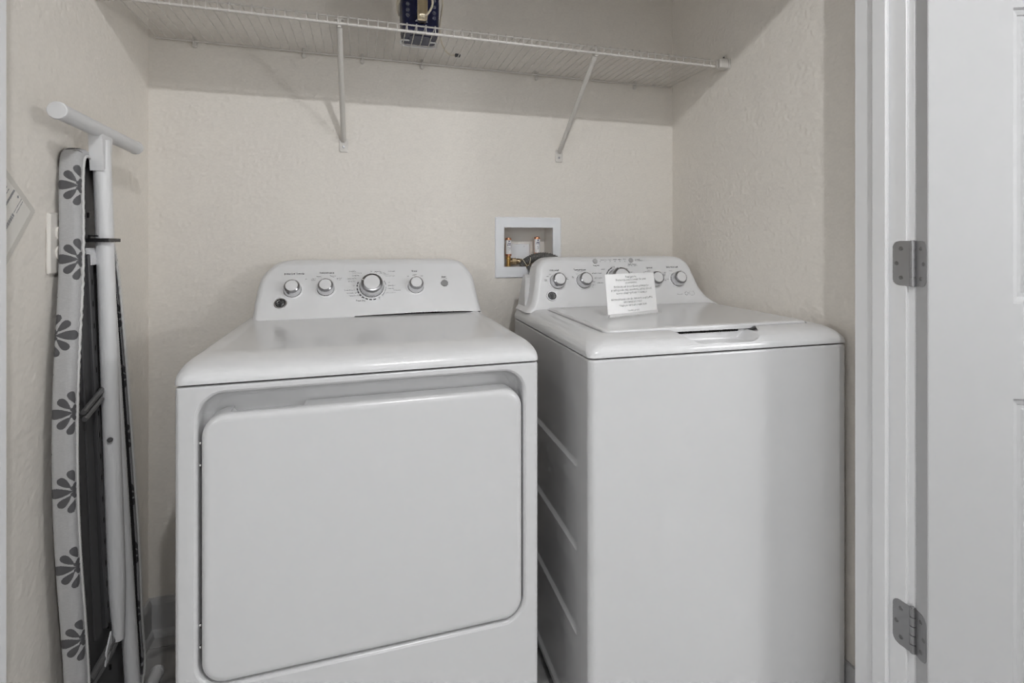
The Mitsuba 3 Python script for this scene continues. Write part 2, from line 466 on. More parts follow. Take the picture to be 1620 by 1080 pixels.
def hinge(z0, h=0.0925):
    kn = []
    for i in range(5):
        c = trimesh.creation.cylinder(radius=0.0058, height=h / 5 - 0.0016, sections=20)
        c.apply_translation([PIN[0], PIN[1], z0 + h * (i + 0.5) / 5])
        kn.append(c)
    pin = trimesh.creation.cylinder(radius=0.0036, height=h + 0.002, sections=16)
    pin.apply_translation([PIN[0], PIN[1], z0 + h / 2])
    kn.append(pin)
    hk = put('hinge', cat(kn), NICKEL, 30, parent=d1, label='brushed metal butt hinge')
    # leaf let into the jamb face, and one on the edge of the door
    MJ = frame((XJR - 0.0004, PIN[1] + 0.002, z0), (0, 1, 0), (0, 0, 1), (1, 0, 0))
    jl = moved(leaf(0.0365, h), frame((0, 0, 0), (1, 0, 0), (0, 1, 0), (0, 0, 1)))
    MJ = frame((XJR - 0.0012, PIN[1] + 0.002, z0), (0, 1, 0), (0, 0, 1), (1, 0, 0))
    put('leaf', jl, NICKEL, False, MJ, parent=hk)
    ME = frame(PIN + 0.002 * eD + 0.004 * fD - 0.0012 * fD + np.array([0, 0, z0]), eD, (0, 0, 1), fD)
    put('leaf', jl, NICKEL, False, moved_frame(ME, 0.88), parent=hk)
    for M_, w in ((MJ, 1.0), (ME, 0.88)):
        for sx, sy in ((0.0195, 0.0165), (0.0285, 0.046), (0.0195, 0.0765)):
            s_ = lathe([(0, -0.0008), (0.0022, -0.0008), (0.0042, -0.0004), (0.0046, 0.0002), (0, 0.0002)], 14)
            s_.apply_translation([sx * w, sy, 0.0])
            put('screw', s_, HSCREW, 30, M_, parent=hk)


def moved_frame(M, sx):
    M = M.copy()
    M[:3, 0] *= sx
    return M


hinge(1.0565)
hinge(0.3080)
hinge(1.74)

# ------------------------------------------------------------------ the dryer
TD = rotz(-0.3221, 1.0291, 0.0043)
DWD, ZG = 0.6848, 0.8900
dk = thing('clothes_dryer', 'white front-loading clothes dryer with a large square door, left of the washer', 'dryer')


def slabloft(x0, x1, y0, y1, rows, r=0.02, n=8):
    """rows: (z, inset at the sides, at the front, at the back, corner radius)."""
    return loft([xyz(rrect(x0 + s, x1 - s, y0 + f, y1 - b, (q, q, 0.01, 0.01), n), z) for z, s, f, b, q in rows])


cab = slabloft(0, DWD, 0, 0.605, [(0.025, 0.001, 0.001, 0, 0.008), (0.026, 0, 0, 0, 0.009), (ZG - 0.006, 0, 0, 0, 0.009), (ZG - 0.0035, 0.001, 0.001, 0, 0.009), (ZG - 0.002, 0.004, 0.004, 0, 0.009)])
RX0, RX1, RZ0, RZ1 = 0.0372, 0.6500, 0.3430, 0.8715


def vring(x0, x1, z0, z1, r, v):
    q = rrect(x0, x1, z0, z1, r)
    return np.column_stack([q[:, 0], np.full(len(q), v), q[:, 1]])


recess = loft([vring(RX0 - a, RX1 + a, RZ0 - a, RZ1 + a, r, v) for a, r, v in
               ((0.0085, 0.052, -0.002), (0.0062, 0.050, 0.0004), (0.0035, 0.047, 0.0016), (0.0012, 0.045, 0.0045), (0.0, 0.044, 0.009), (0.0, 0.044, 0.030), (-0.003, 0.041, 0.038), (-0.009, 0.036, 0.044), (-0.018, 0.028, 0.047))])
put('cabinet', cut(cab, recess), ENAMEL, 28, TD, parent=dk)
# door: a skin with a rolled edge and a grip notch at the upper left
AX0, AX1, AZ0, AZ1 = 0.0425, 0.6470, 0.3490, 0.8360
door = loft([vring(AX0 + a, AX1 - a, AZ0 + a, AZ1 - a * 1.0, 0.040 - a * 0.6, v) for a, v in
             ((0.004, 0.0405), (0.0, 0.0395), (0.0, 0.006), (0.0008, 0.0015), (0.0028, -0.0022), (0.0065, -0.0048), (0.0110, -0.0058), (0.016, -0.0061))])
notch = box(0.088, 0.214, 0.004, 0.06, AZ1 - 0.0085, AZ1 + 0.02, 0.004)
ddk = put('door', cut(door, notch), ENAMEL, 28, TD, parent=dk)
lip = tube(spline([(0.076, 0.006, AZ1 - 0.002), (0.088, 0.006, AZ1 - 0.0068), (0.150, 0.006, AZ1 - 0.0072), (0.212, 0.006, AZ1 - 0.0068), (0.222, 0.006, AZ1 + 0.0003)], 40), 0.0022, 8)
put('grip_lip', lip, ENAMEL, 40, TD, parent=ddk)
for z in (0.782, 0.742, 0.452, 0.412):
    s_ = trimesh.creation.icosphere(subdivisions=2, radius=0.0032)
    s_.apply_translation([RX0 + 0.0008, 0.012, z])
    put('hinge_screw', s_, STEEL, True, TD, parent=dk)
for i in range(4):
    f_ = lathe([(0, 0), (0.018, 0), (0.02, 0.004), (0.016, 0.012), (0.012, 0.027), (0, 0.027)], 20)
    f_.apply_translation([(0.05, DWD - 0.05)[i % 2], (0.05, 0.55)[i // 2], 0])
    put('foot', f_, BLACK, 30, TD, parent=dk)
# lid: rolled edges, shallow sunken field
rows = [(ZG + 0.0015, 0.003, 0.003, 0, 0.012), (ZG + 0.0018, -0.0015, -0.002, 0, 0.014), (ZG + 0.006, -0.002, -0.0025, 0, 0.016)]
for t in np.linspace(0.06, 1, 14):
    a = t * math.pi / 2
    rows.append((ZG + 0.006 + 0.0365 * math.sin(a) ** 0.96, -0.002 + 0.0300 * (1 - math.cos(a)), -0.0025 + 0.0800 * (1 - math.cos(a)), 0, 0.016 + 0.02 * t))
zt = rows[-1][0]
rows += [(zt + 0.0001, 0.034, 0.092, 0, 0.03), (zt - 0.0008, 0.040, 0.094, 0, 0.03), (zt - 0.0022, 0.046, 0.097, 0, 0.03), (zt - 0.0025, 0.052, 0.10, 0, 0.03)]
put('lid', slabloft(0, DWD, 0, 0.605, rows, n=10), LIDM, 35, TD, parent=dk)
ZL = zt - 0.0022

# the leaning control console: rings at growing heights
TAU, V0, Z0 = math.radians(32), 0.500, 0.932


def console(prof, tau, v0, z0, vb, arch, uc, bulge):
    """prof: (w, left u, right u) along the leaning face; rings are horizontal."""
    w_, l_, r_ = (np.array(c) for c in zip(*prof))
    from scipy.interpolate import PchipInterpolator
    fl, fr = PchipInterpolator(w_, l_), PchipInterpolator(w_, r_)
    wt = w_[-1]
    ws = np.r_[np.linspace(w_[0], wt - 0.05, 14), wt - 0.05 + 0.05 * np.sin(np.linspace(0, math.pi / 2, 18))[1:]]
    rings = []
    for w in ws:
        d = max(0.0, w - (wt - 0.016))
        back = 0.016 - math.sqrt(max(0.016 ** 2 - d ** 2, 0.0))       # rolls the upper edge backwards
        L, R = float(fl(w)), float(fr(w))
        q = rrect(L, R, v0 + w * math.sin(tau) + back, vb - 0.6 * back, (0.018, 0.018, 0.012, 0.012), 8)
        z = np.full(len(q), z0 + w * math.cos(tau))
        dz = arch * np.clip(w / wt, 0, 1) ** 2 * (1 - ((q[:, 0] - uc) / bulge) ** 2)
        z = z + dz
        yf = v0 + w * math.sin(tau) + back
        q[:, 1] += dz * math.tan(tau) * np.clip(1 - (q[:, 1] - yf) / (vb - yf), 0, 1)      # stays in the leaning face
        rings.append(np.column_stack([q, z]))
    return loft(rings)


DP = [(-0.012, 0.0290, 0.678), (0.0, 0.0300, 0.677), (0.054, 0.0320, 0.6705), (0.09, 0.0350, 0.6670), (0.115, 0.0385, 0.6640), (0.131, 0.0435, 0.6590), (0.150, 0.0545, 0.6490),
      (0.165, 0.0680, 0.6380), (0.175, 0.0800, 0.628), (0.180, 0.0950, 0.612), (0.1822, 0.118, 0.590)]
con = console(DP, TAU, V0, Z0, 0.655, 0.0095, 0.348, 0.30)
# the seam that gapes towards the right between console and lid
wedge = trimesh.convex.convex_hull(np.array([(u, v, z) for v in (0.40, 0.60) for u, z in ((0.30, 0.9200), (0.30, 0.9322), (0.40, 0.9340), (0.48, 0.9354), (0.54, 0.9355), (0.60, 0.9345), (0.672, 0.9318), (0.672, 0.9200))]))
ck = put('console', cut(con, wedge), PLASTIC, 32, TD, parent=dk)
put('seam_shade_block', box(0.29, 0.672, 0.53, 0.60, 0.9285, 0.940, 0.0), VOID, False, TD, parent=ck, label='black block standing for the shade in the open seam under the console')  # black block paints the shade inside the seam
FD = TD @ frame((0, V0, Z0), (1, 0, 0), (0, math.sin(TAU), math.cos(TAU)), (0, -math.cos(TAU), math.sin(TAU)))


def knob(parent, F, u, w, rb, rt, rc, h, flange, ang, label=None):
    """A round control: white flange (the knob itself), chrome skirt, white cap with a pointer notch."""
    M = F @ trimesh.transformations.translation_matrix((u, w, 0))
    k = put('knob', lathe([(0, 0), (flange, 0), (flange, 0.0006), (flange * 0.93, 0.0018), (rb * 1.05, 0.0024), (rb, 0.001), (0, 0.001)], 40), PLASTIC, 30, M, parent=parent)
    put('shadow_ring', lathe([(rb * 0.96, 0.002), (rb * 1.02, 0.002), (rb * 1.02, 0.0036), (rb * 0.96, 0.0036)], 40), DARKM, 30, M, parent=k)
    put('skirt', lathe([(0, 0.0036), (rb, 0.0036), (rb, 0.006), (rb * 0.985, h * 0.5), (rt * 1.03, h * 0.70), (rt * 1.0, h * 0.76), (0, h * 0.76)], 48), CHROME, 25, M, parent=k, label='chrome skirt')
    put('bevel', lathe([(0, h * 0.75), (rt * 1.0, h * 0.76), (rt * 0.985, h * 0.83), (rt * 0.93, h * 0.92), (rc * 1.04, h * 0.985), (0, h * 0.985)], 48), DCHROME, 25, M, parent=k, label='chrome bevel coloured dark for its dark reflection')
    put('cap', lathe([(0, h * 0.97), (rc, h * 0.97), (rc, h * 0.995), (rc * 0.96, h * 1.01), (rc * 0.9, h * 1.015), (0, h * 1.015)], 40), PLASTIC, 30, M, parent=k, label='white cap')
    p = box(-0.0011, 0.0011, rc * 0.95, rt * 1.03, h * 0.80, h * 1.0, 0.0004)
    p.apply_transform(trimesh.transformations.rotation_matrix(ang, (0, 0, 1)))
    put('pointer', p, PLASTIC, False, M, parent=k)
    return k


KH = 0.031
knob(dk, FD, 0.1290, 0.0885, 0.0232, 0.0215, 0.0165, KH, 0.0300, -0.45)
knob(dk, FD, 0.2190, 0.0900, 0.0232, 0.0215, 0.0165, KH, 0.0300, 0.55)
knob(dk, FD, 0.3485, 0.0930, 0.0345, 0.0315, 0.0232, 0.033, 0.0400, 1.25)
knob(dk, FD, 0.4790, 0.0905, 0.0232, 0.0215, 0.0165, KH, 0.0300, 0.5)
put('start_button', lathe([(0, 0), (0.0112, 0), (0.0112, 0.003), (0.0104, 0.0042), (0, 0.0042)], 32), GREYB, 30, FD @ trimesh.transformations.translation_matrix((0.5685, 0.0990, 0)), parent=dk, label='grey round start button')


def badge(parent, F, u, w, a):
    M = F @ trimesh.transformations.translation_matrix((u, w, 0)) @ np.diag([1, 0.92, 1, 1])
    k = put('badge', lathe([(0, 0), (a, 0), (a, 0.0018), (a * 0.93, 0.0032), (a * 0.80, 0.0032), (a * 0.78, 0.0026), (0, 0.0026)], 40), CHROME, 25, M, parent=parent, label='chrome rimmed oval badge')
    put('face', lathe([(0, 0.0024), (a * 0.77, 0.0024), (a * 0.77, 0.0029), (0, 0.0029)], 40), BADGEK, False, M, parent=k)
    # the curling monogram of the badge
    rings = []
    t = np.linspace(0, 1, 30)
    for cx, cy, r0, s, ph in ((-0.25, 0.12, 0.30, 4.6, 0.5), (0.27, -0.05, 0.26, -4.8, 2.6)):
        rings.append(tube(np.column_stack([a * (cx + r0 * (1 - 0.45 * t) * np.cos(ph + s * t)), a * (cy + r0 * 1.15 * (1 - 0.45 * t) * np.sin(ph + s * t)), 0.003 + 0 * t]), a * 0.045, 6))
    for j in range(4):
        b = math.pi / 4 + j * math.pi / 2
        tt = np.linspace(b - 0.55, b + 0.55, 12)
        rings.append(tube(np.column_stack([a * (0.62 - 0.10 * np.cos(2.8 * (tt - b))) * np.cos(tt), a * (0.62 - 0.10 * np.cos(2.8 * (tt - b))) * np.sin(tt), 0.003 + 0 * tt]), a * 0.035, 6))
    put('monogram', cat(rings), CHROME, 40, M, parent=k)


badge(dk, FD, 0.0998, 0.0475, 0.0175)


def lettering(parent, F, items):
    for ink, name, lab in ((INK, 'lettering', 'dark printed lettering'), (GINK, 'grey_lettering', 'pale grey printed lettering')):
        ms = [text(s, h, (u, w), b, al) for s, h, u, w, b, al, g in items if g == (ink is GINK)]
        if ms:
            put(name, cat(ms), ink, False, F @ trimesh.transformations.translation_matrix((0, 0, 0.0001)), parent=parent, label=lab)


def ticks(F, u, w, r, spans, parent, bsdf, name, width=0.0032):
    ms = []
    for a0, a1 in spans:
        a = np.radians(np.linspace(a0, a1, 6))
        ring = np.vstack([np.column_stack([(r + width) * np.sin(a), (r + width) * np.cos(a)]), np.column_stack([r * np.sin(a), r * np.cos(a)])[::-1]])
        m = trimesh.creation.extrude_polygon(Polygon(ring + np.array([u, w])), 0.0004, engine='earcut')
        ms.append(m)
    put(name, cat(ms), bsdf, False, F, parent=parent)


B, S = True, False
lettering(ck, FD, [
    ('Extended Tumble', 0.0048, 0.1308, 0.1420, B, 'c', S), ('On', 0.0030, 0.1640, 0.1235, S, 'c', S),
    ('Temperature', 0.0050, 0.2198, 0.1435, B, 'c', S), ('Cottons', 0.0028, 0.1905, 0.1240, S, 'r', S), ('Regular', 0.0024, 0.1895, 0.1190, S, 'r', B),
    ('Casuals', 0.0028, 0.2060, 0.1318, S, 'r', S), ('Medium', 0.0022, 0.2060, 0.1275, S, 'r', B), ('Delicates', 0.0028, 0.2290, 0.1325, S, 'l', S), ('Low', 0.0022, 0.2370, 0.1285, S, 'l', B),
    ('Air Fluff', 0.0028, 0.2480, 0.1240, S, 'l', S), ('No Heat', 0.0024, 0.2490, 0.1195, S, 'l', B),
    ('Cottons', 0.0040, 0.2926, 0.1475, S, 'c', S), ('Extended Tumble', 0.0025, 0.3200, 0.1410, S, 'r', B), ('Less Dry', 0.0034, 0.3120, 0.1330, S, 'r', S), ('Optimum Dry', 0.0034, 0.3060, 0.1225, S, 'r', S),
    ('More Dry', 0.0034, 0.3015, 0.1125, S, 'r', S), ('Off', 0.0030, 0.3000, 0.0985, S, 'r', B), ('Quick Fluff 10', 0.0034, 0.3005, 0.0835, S, 'r', S), ('Dewrinkle 20', 0.0034, 0.3060, 0.0743, S, 'r', S),
    ('Damp Dry 30', 0.0034, 0.3125, 0.0655, S, 'r', S), ('40', 0.0034, 0.3205, 0.0595, S, 'c', S), ('50', 0.0034, 0.3325, 0.0560, S, 'c', S), ('60', 0.0034, 0.3450, 0.0543, S, 'c', S),
    ('70', 0.0034, 0.3580, 0.0550, S, 'c', S), ('80', 0.0034, 0.3702, 0.0580, S, 'c', S), ('Min', 0.0034, 0.3716, 0.0530, S, 'c', S), ('Off', 0.0030, 0.3800, 0.0627, S, 'c', B), ('Time Dry', 0.0046, 0.3165, 0.0485, B, 'c', S),
    ('Off', 0.0030, 0.3480, 0.1455, S, 'c', B), ('More Dry', 0.0034, 0.3580, 0.1450, S, 'l', S), ('Less Dry', 0.0034, 0.3720, 0.1395, S, 'l', S), ('Casuals', 0.0040, 0.4092, 0.1450, S, 'c', B),
    ('Cool Down', 0.0025, 0.3830, 0.1340, S, 'l', B), ('Extended Tumble', 0.0025, 0.3900, 0.1290, S, 'l', B), ('Off', 0.0030, 0.3960, 0.1065, S, 'l', B), ('More Dry', 0.0034, 0.3965, 0.0960, S, 'l', S),
    ('Less Dry', 0.0034, 0.3955, 0.0865, S, 'l', S), ('Delicates', 0.0036, 0.4221, 0.0800, S, 'c', B), ('Extended Tumble', 0.0025, 0.3900, 0.0720, S, 'l', B),
    ('Signal', 0.0046, 0.4780, 0.1450, B, 'c', S), ('Off', 0.0030, 0.4580, 0.1265, S, 'c', S), ('Norm', 0.0034, 0.4770, 0.1310, B, 'c', S), ('Loud', 0.0026, 0.4990, 0.1270, S, 'c', S),
    ('Start', 0.0046, 0.5682, 0.1222, B, 'c', S), ('Push to Start', 0.0022, 0.5690, 0.1158, S, 'c', B)])
ticks(FD, 0.3485, 0.0930, 0.0405, [(a, a + 10) for a in (164, 180, 196, 211, 226, 241, 255)] + [(273, 281), (286, 294)], ck, INK, 'dial_ticks')
ticks(FD, 0.3485, 0.0930, 0.0405, [(62, 82), (92, 99), (102, 112), (115, 135)], ck, GINK, 'grey_dial_ticks', 0.0022)

# ------------------------------------------------------------------ the washer
TW_ = rotz(0.4558, 0.9744, -0.0253)
WW, ZGW = 0.6812, 0.8995
wk = thing('washing_machine', 'white top-loading washing machine with a lid handle, against the right wall', 'washer')
cabw = slabloft(0, WW, 0, 0.605, [(0.032, 0.001, 0.001, 0, 0.014), (0.033, 0, 0, 0, 0.015), (ZGW - 0.008, 0, 0, 0, 0.015), (ZGW - 0.0035, 0.0012, 0.0012, 0, 0.015), (ZGW - 0.002, 0.004, 0.004, 0, 0.015)])


def side_pocket(z0, z1):
    rows_ = ((-0.002, 0.0012, 0.0012), (0.0, 0.0, 0.0), (0.006, -0.0025, -0.009), (0.0065, -0.005, -0.012))
    out = []
    for d, a, b in rows_:
        q = rrect(0.066 - a, 0.545 + a, z0 - b, z1 + a, (0.012, 0.012, 0.045, 0.045))
        out.append(np.column_stack([np.full(len(q), d), q[:, 0], q[:, 1]]))
    # rounded upper front corner is at small v: rrect's last radius
    return loft(out)


pockets = [side_pocket(z1 - 0.142, z1) for z1 in (0.785, 0.597, 0.408)] + [side_pocket(0.045, 0.218)]
put('cabinet', cut(cabw, *pockets), ENAMEL, 28, TW_, parent=wk)
for i in range(4):
    f_ = lathe([(0, 0), (0.018, 0), (0.02, 0.004), (0.016, 0.012), (0.012, 0.034), (0, 0.034)], 20)
    f_.apply_translation([(0.05, WW - 0.05)[i % 2], (0.05, 0.55)[i // 2], 0])
    put('foot', f_, BLACK, 30, TW_, parent=wk)
rows = [(ZGW + 0.0015, 0.003, 0.003, 0, 0.014), (ZGW + 0.0018, -0.0012, -0.0015, 0, 0.016), (ZGW + 0.005, -0.0015, -0.002, 0, 0.018)]
for t in np.linspace(0.06, 1, 14):
    a = t * math.pi / 2
    rows.append((ZGW + 0.005 + 0.0375 * math.sin(a) ** 0.96, -0.0015 + 0.046 * (1 - math.cos(a)), -0.002 + 0.066 * (1 - math.cos(a)), 0, 0.018 + 0.03 * t))
ztw = rows[-1][0]
top = slabloft(0, WW, 0, 0.605, rows, n=10)
LX0, LX1, LY0, LY1 = 0.0640, 0.6280, 0.0610, 0.4600
well = loft([xyz(rrect(LX0 - a, LX1 + a, LY0 - a, LY1, (0.02, 0.02, 0.006, 0.006)), z) for a, z in ((-0.002, ztw - 0.009), (0.0015, ztw - 0.008), (0.0025, ztw - 0.001), (0.004, ztw + 0.001))])
# finger scoop in the front edge: a slanted trough wider at the top
sc = []
for z, a, f_, b in ((ZGW + 0.0105, 0.014, 0.014, 0.066), (ZGW + 0.0115, 0.010, 0.009, 0.069), (ZGW + 0.015, 0.004, 0.004, 0.0705), (ZGW + 0.023, -0.004, -0.004, 0.0705), (ZGW + 0.033, -0.018, -0.014, 0.0705), (ZGW + 0.046, -0.038, -0.03, 0.0705)):
    sc.append(xyz(rrect(0.2600 + a, 0.4260 - a, f_, b, (0.022, 0.022, 0.004, 0.004), 8), z))
scoop = loft(sc)
put('top_cover', cut(top, well, scoop), LIDM, 35, TW_, parent=wk)
put('scoop_shade_strip', box(0.256, 0.421, 0.0680, 0.0712, ztw - 0.0125, ztw - 0.0072), VOID, False, TW_, parent=wk, label='black strip standing for the shaded gap under the lid handle')  # black strip paints the shade of the slot below the lid
lid = slabloft(LX0, LX1, LY0, LY1, [(ztw - 0.0075, 0.004, 0.004, 0.002, 0.018), (ztw - 0.0065, 0.0015, 0.0015, 0.001, 0.02), (ztw + 0.0015, 0.0005, 0.0005, 0.001, 0.02), (ztw + 0.0045, 0.0025, 0.002, 0.001, 0.022),
                                       (ztw + 0.0058, 0.008, 0.008, 0.002, 0.026), (ztw + 0.0060, 0.016, 0.020, 0.004, 0.03), (ztw + 0.0050, 0.022, 0.030, 0.008, 0.03), (ztw + 0.0040, 0.035, 0.045, 0.012, 0.03)], n=10)
put('lid', lid, LIDM, 35, TW_, parent=wk)
ZLW = ztw + 0.0040

TAU2, V2, Z2 = math.radians(22), 0.470, 0.944
WP = [(-0.012, 0.000, 0.6800), (0.0, 0.010, 0.668), (0.006, 0.016, 0.655), (0.015, 0.0215, 0.643), (0.027, 0.0265, 0.631), (0.056, 0.0350, 0.615), (0.097, 0.0440, 0.604), (0.120, 0.0490, 0.5985),
      (0.133, 0.0530, 0.5935), (0.145, 0.0620, 0.585), (0.154, 0.0730, 0.574), (0.160, 0.0860, 0.561), (0.1622, 0.106, 0.541)]
conw = console(WP, TAU2, V2, Z2, 0.600, 0.0055, 0.325, 0.28)
cw = put('console', conw, PLASTIC, 32, TW_, parent=wk)
bp = trimesh.convex.convex_hull(np.array([(u, v, z) for u, v, z in [((0.004 + 0.19 * (c - 0.905), 0.30)[a], b, c) for a in (0, 1) for b, c in ((0.500, 0.905), (0.603, 0.905), (0.572, 1.030), (0.603, 1.040), (0.585, 1.040))]]))
put('back_panel', bp, ENAMEL, 20, TW_, parent=wk)
FW = TW_ @ frame((0, V2, Z2), (1, 0, 0), (0, math.sin(TAU2), math.cos(TAU2)), (0, -math.cos(TAU2), math.sin(TAU2)))
for u, w, rb, rt, rc, h, fl, a in ((0.1100, 0.0845, 0.0232, 0.0215, 0.0165, KH, 0.029, -0.35), (0.1985, 0.0845, 0.0232, 0.0215, 0.0165, KH, 0.029, -1.85),
                                   (0.3200, 0.0885, 0.0345, 0.0315, 0.0240, 0.034, 0.039, 0.30), (0.4475, 0.0835, 0.0232, 0.0215, 0.0165, KH, 0.029, -0.9), (0.5325, 0.0830, 0.0232, 0.0215, 0.0165, KH, 0.029, -0.25)):
    knob(wk, FW, u, w, rb, rt, rc, h, fl, a)
badge(wk, FW, 0.0870, 0.0390, 0.0175)
for u, w in ((0.2490, 0.1503), (0.3768, 0.1520)):
    put('push_button', lathe([(0, 0), (0.0082, 0), (0.0082, 0.002), (0.0075, 0.003), (0, 0.003)], 32), GREYB if u < 0 else gloss('pale_button', (0.36, 0.36, 0.36), 0.25), 30, FW @ trimesh.transformations.translation_matrix((u, w, 0)), parent=wk, label='pale grey round push button')
dots = [trimesh.creation.cylinder(radius=0.0013, height=0.0006, sections=12) for _ in range(8)]
for d_, (u, w) in zip(dots, [(0.2660 + i * 0.0178, 0.1483 + 0.0002 * i) for i in range(6)] + [(0.3945, 0.1555), (0.3955, 0.1510)]):
    d_.apply_translation([u, w, 0.0003])
put('indicator_dots', cat(dots), INK, False, FW, parent=cw)
lettering(cw, FW, [
    ('Soil Level', 0.0050, 0.1059, 0.1217, B, 'c', S), ('Extra', 0.0026, 0.0770, 0.0925, S, 'r', S), ('Light', 0.0026, 0.0775, 0.0885, S, 'r', S), ('Light', 0.0026, 0.0850, 0.1020, S, 'r', S), ('Normal', 0.0026, 0.0990, 0.1085, S, 'r', S),
    ('Heavy', 0.0026, 0.1270, 0.1050, S, 'l', S), ('Extra', 0.0026, 0.1390, 0.0960, S, 'l', S), ('Heavy', 0.0026, 0.1400, 0.0920, S, 'l', S),
    ('Temperature', 0.0050, 0.1913, 0.1221, B, 'c', S), ('Rinse Cold Only', 0.0022, 0.1913, 0.1165, S, 'c', B), ('Tap', 0.0028, 0.1660, 0.1010, S, 'r', S), ('Cold', 0.0028, 0.1680, 0.0970, S, 'r', S), ('Cold', 0.0026, 0.1840, 0.1095, S, 'r', S),
    ('Cool', 0.0026, 0.2150, 0.1060, S, 'l', S), ('Colors', 0.0028, 0.2270, 0.0815, S, 'l', S), ('Warm', 0.0028, 0.2270, 0.0710, S, 'l', S), ('Hot', 0.0028, 0.2240, 0.0640, S, 'l', S),
    ('Whites', 0.0034, 0.2790, 0.1225, S, 'r', S), ('Towels / Sheets', 0.0034, 0.2660, 0.1095, S, 'r', S), ('Bulky Items', 0.0034, 0.2640, 0.0940, S, 'r', S), ('Delicates', 0.0034, 0.2660, 0.0775, S, 'r', S),
    ('Colors', 0.0034, 0.3080, 0.1310, S, 'c', S), ('Normal', 0.0026, 0.3080, 0.1265, S, 'c', S), ('Casuals', 0.0034, 0.3440, 0.1225, S, 'l', S), ('Active', 0.0032, 0.3600, 0.1115, S, 'l', S),
    ('Deep Fill', 0.0036, 0.2510, 0.1355, B, 'c', S), ('Sensing', 0.0026, 0.2760, 0.1550, S, 'c', B), ('Fill', 0.0030, 0.2865, 0.1550, S, 'c', S), ('Soak', 0.0030, 0.3020, 0.1552, S, 'c', S), ('Wash', 0.0030, 0.3200, 0.1555, S, 'c', S),
    ('Rinse', 0.0030, 0.3375, 0.1557, S, 'c', S), ('Spin', 0.0030, 0.3555, 0.1560, S, 'c', S), ('Start / Pause', 0.0036, 0.3790, 0.1385, B, 'c', S), ('Hold 3 sec to Cancel', 0.0026, 0.3790, 0.1340, S, 'c', S),
    ('Pause', 0.0030, 0.3985, 0.1555, S, 'l', S), ('Lid Locked', 0.0030, 0.3995, 0.1510, S, 'l', S),
    ('Options', 0.0048, 0.4383, 0.1256, B, 'c', S), ('Extra', 0.0026, 0.4230, 0.1120, S, 'r', S), ('Rinse', 0.0026, 0.4240, 0.1085, S, 'r', S), ('Fabric', 0.0026, 0.4400, 0.1160, S, 'r', S), ('Softener', 0.0026, 0.4400, 0.1125, S, 'r', S),
    ('Off', 0.0026, 0.4640, 0.1085, S, 'l', S), ('Extra Rinse', 0.0026, 0.4760, 0.1020, S, 'l', S), ('2nd Rinse', 0.0026, 0.4765, 0.0980, S, 'l', S), ('Fabric Softener', 0.0026, 0.4790, 0.0850, S, 'l', S), ('& Rinse', 0.0026, 0.4795, 0.0810, S, 'l', S),
    ('Stain PreTreat', 0.0048, 0.5238, 0.1267, B, 'c', S), ('Tomato', 0.0028, 0.4985, 0.1080, S, 'r', S), ('Wine', 0.0028, 0.5200, 0.1130, S, 'r', S), ('Off', 0.0028, 0.4900, 0.0950, S, 'r', S),
    ('Energy Star', 0.0030, 0.5330, 0.0320, S, 'c', B)])
ticks(FW, 0.3200, 0.0885, 0.0400, [(278, 292), (294, 308), (310, 324), (326, 338)], cw, INK, 'dial_ticks')
ticks(FW, 0.5570, 0.0345, 0.0048, [(a, a + 40) for a in range(0, 360, 52)], cw, GINK, 'energy_mark', 0.0016)
fr = sbox(0.5680, 0.0285, 0.5860, 0.0405).difference(sbox(0.5686, 0.0291, 0.5854, 0.0399))
put('rating_mark', trimesh.creation.extrude_polygon(fr, 0.0003, engine='earcut'), GINK, False, FW, parent=cw)

# ------------------------------------------------------------------ acrylic notice on the washer's lid
ZB = 0.942 + 0.004
sd = np.array([0.964, 0.267, 0.0])
sn = np.array([0.267, -0.964, 0.0])
lean = math.radians(7)
sup = np.array([0, 0, math.cos(lean)]) - sn * math.sin(lean)
snn = np.cross(sd, sup)
S0 = np.array([0.6150, 1.2000, ZLW + 0.0035])                      # lower left corner of the paper
SW, SH = 0.1830, 0.1115
k = thing('notice_stand', 'clear acrylic stand with a printed towel notice on the washer lid', 'sign')
MS = frame(S0, sd, sup, snn)
pp = put('paper', box(0, SW, 0, SH, -0.0004, 0.0), PAPER, False, MS, parent=k, label='white paper with a printed message to guests')
lines = [('Dear guests,', 0.925), ('We have provided towels for your', 0.855), ('convenience.', 0.783), ('We kindly ask to avoid using towels for', 0.690), ('anything other than showering, please do not', 0.612),
         ('use for cleaning floors or makeup.', 0.535), ('Misused towels may be subject to a up to $10', 0.392), ('fee charge per towel', 0.320), ('Thank you for your cooperation.', 0.240), ('AM Management', 0.110)]
wid = [0.222, 0.62, 0.235, 0.71, 0.83, 0.62, 0.84, 0.375, 0.57, 0.235]
tm = []
for (s_, y_), w_ in zip(lines, wid):
    m = text(s_, 0.0042, (0, 0), False, 'c')
    sc_ = w_ * SW / (m.bounds[1, 0] - m.bounds[0, 0])
    m.apply_scale([sc_, sc_, 1])
    m.apply_translation([SW * 0.505, SH * y_, 0])
    tm.append(m)
put('lettering', cat(tm[:-1]), bs('soft_ink', {'type': 'twosided', 'b': {'type': 'diffuse', 'reflectance': rgb(0.12, 0.12, 0.12)}}), False, MS, parent=pp)
put('signature', tm[-1], GINK, False, MS, parent=pp)
put('front_sheet', box(-0.001, SW + 0.001, 0, SH + 0.001, 0.0012, 0.0022), CLEAR, False, MS, parent=k)
MB = frame(S0 - np.array([0, 0, 0.0035]) - sd * 0.012, sd, -sn, (0, 0, 1))
put('base', box(-0.004, SW + 0.020, -0.014, 0.030, 0.0003, 0.0034, 0.0008), CLEAR, False, MB, parent=k, label='clear acrylic foot')
put('front_lip', box(0.004, SW + 0.018, -0.012, -0.009, 0.0034, 0.0115, 0.0006), ACRYL, False, MB, parent=k)

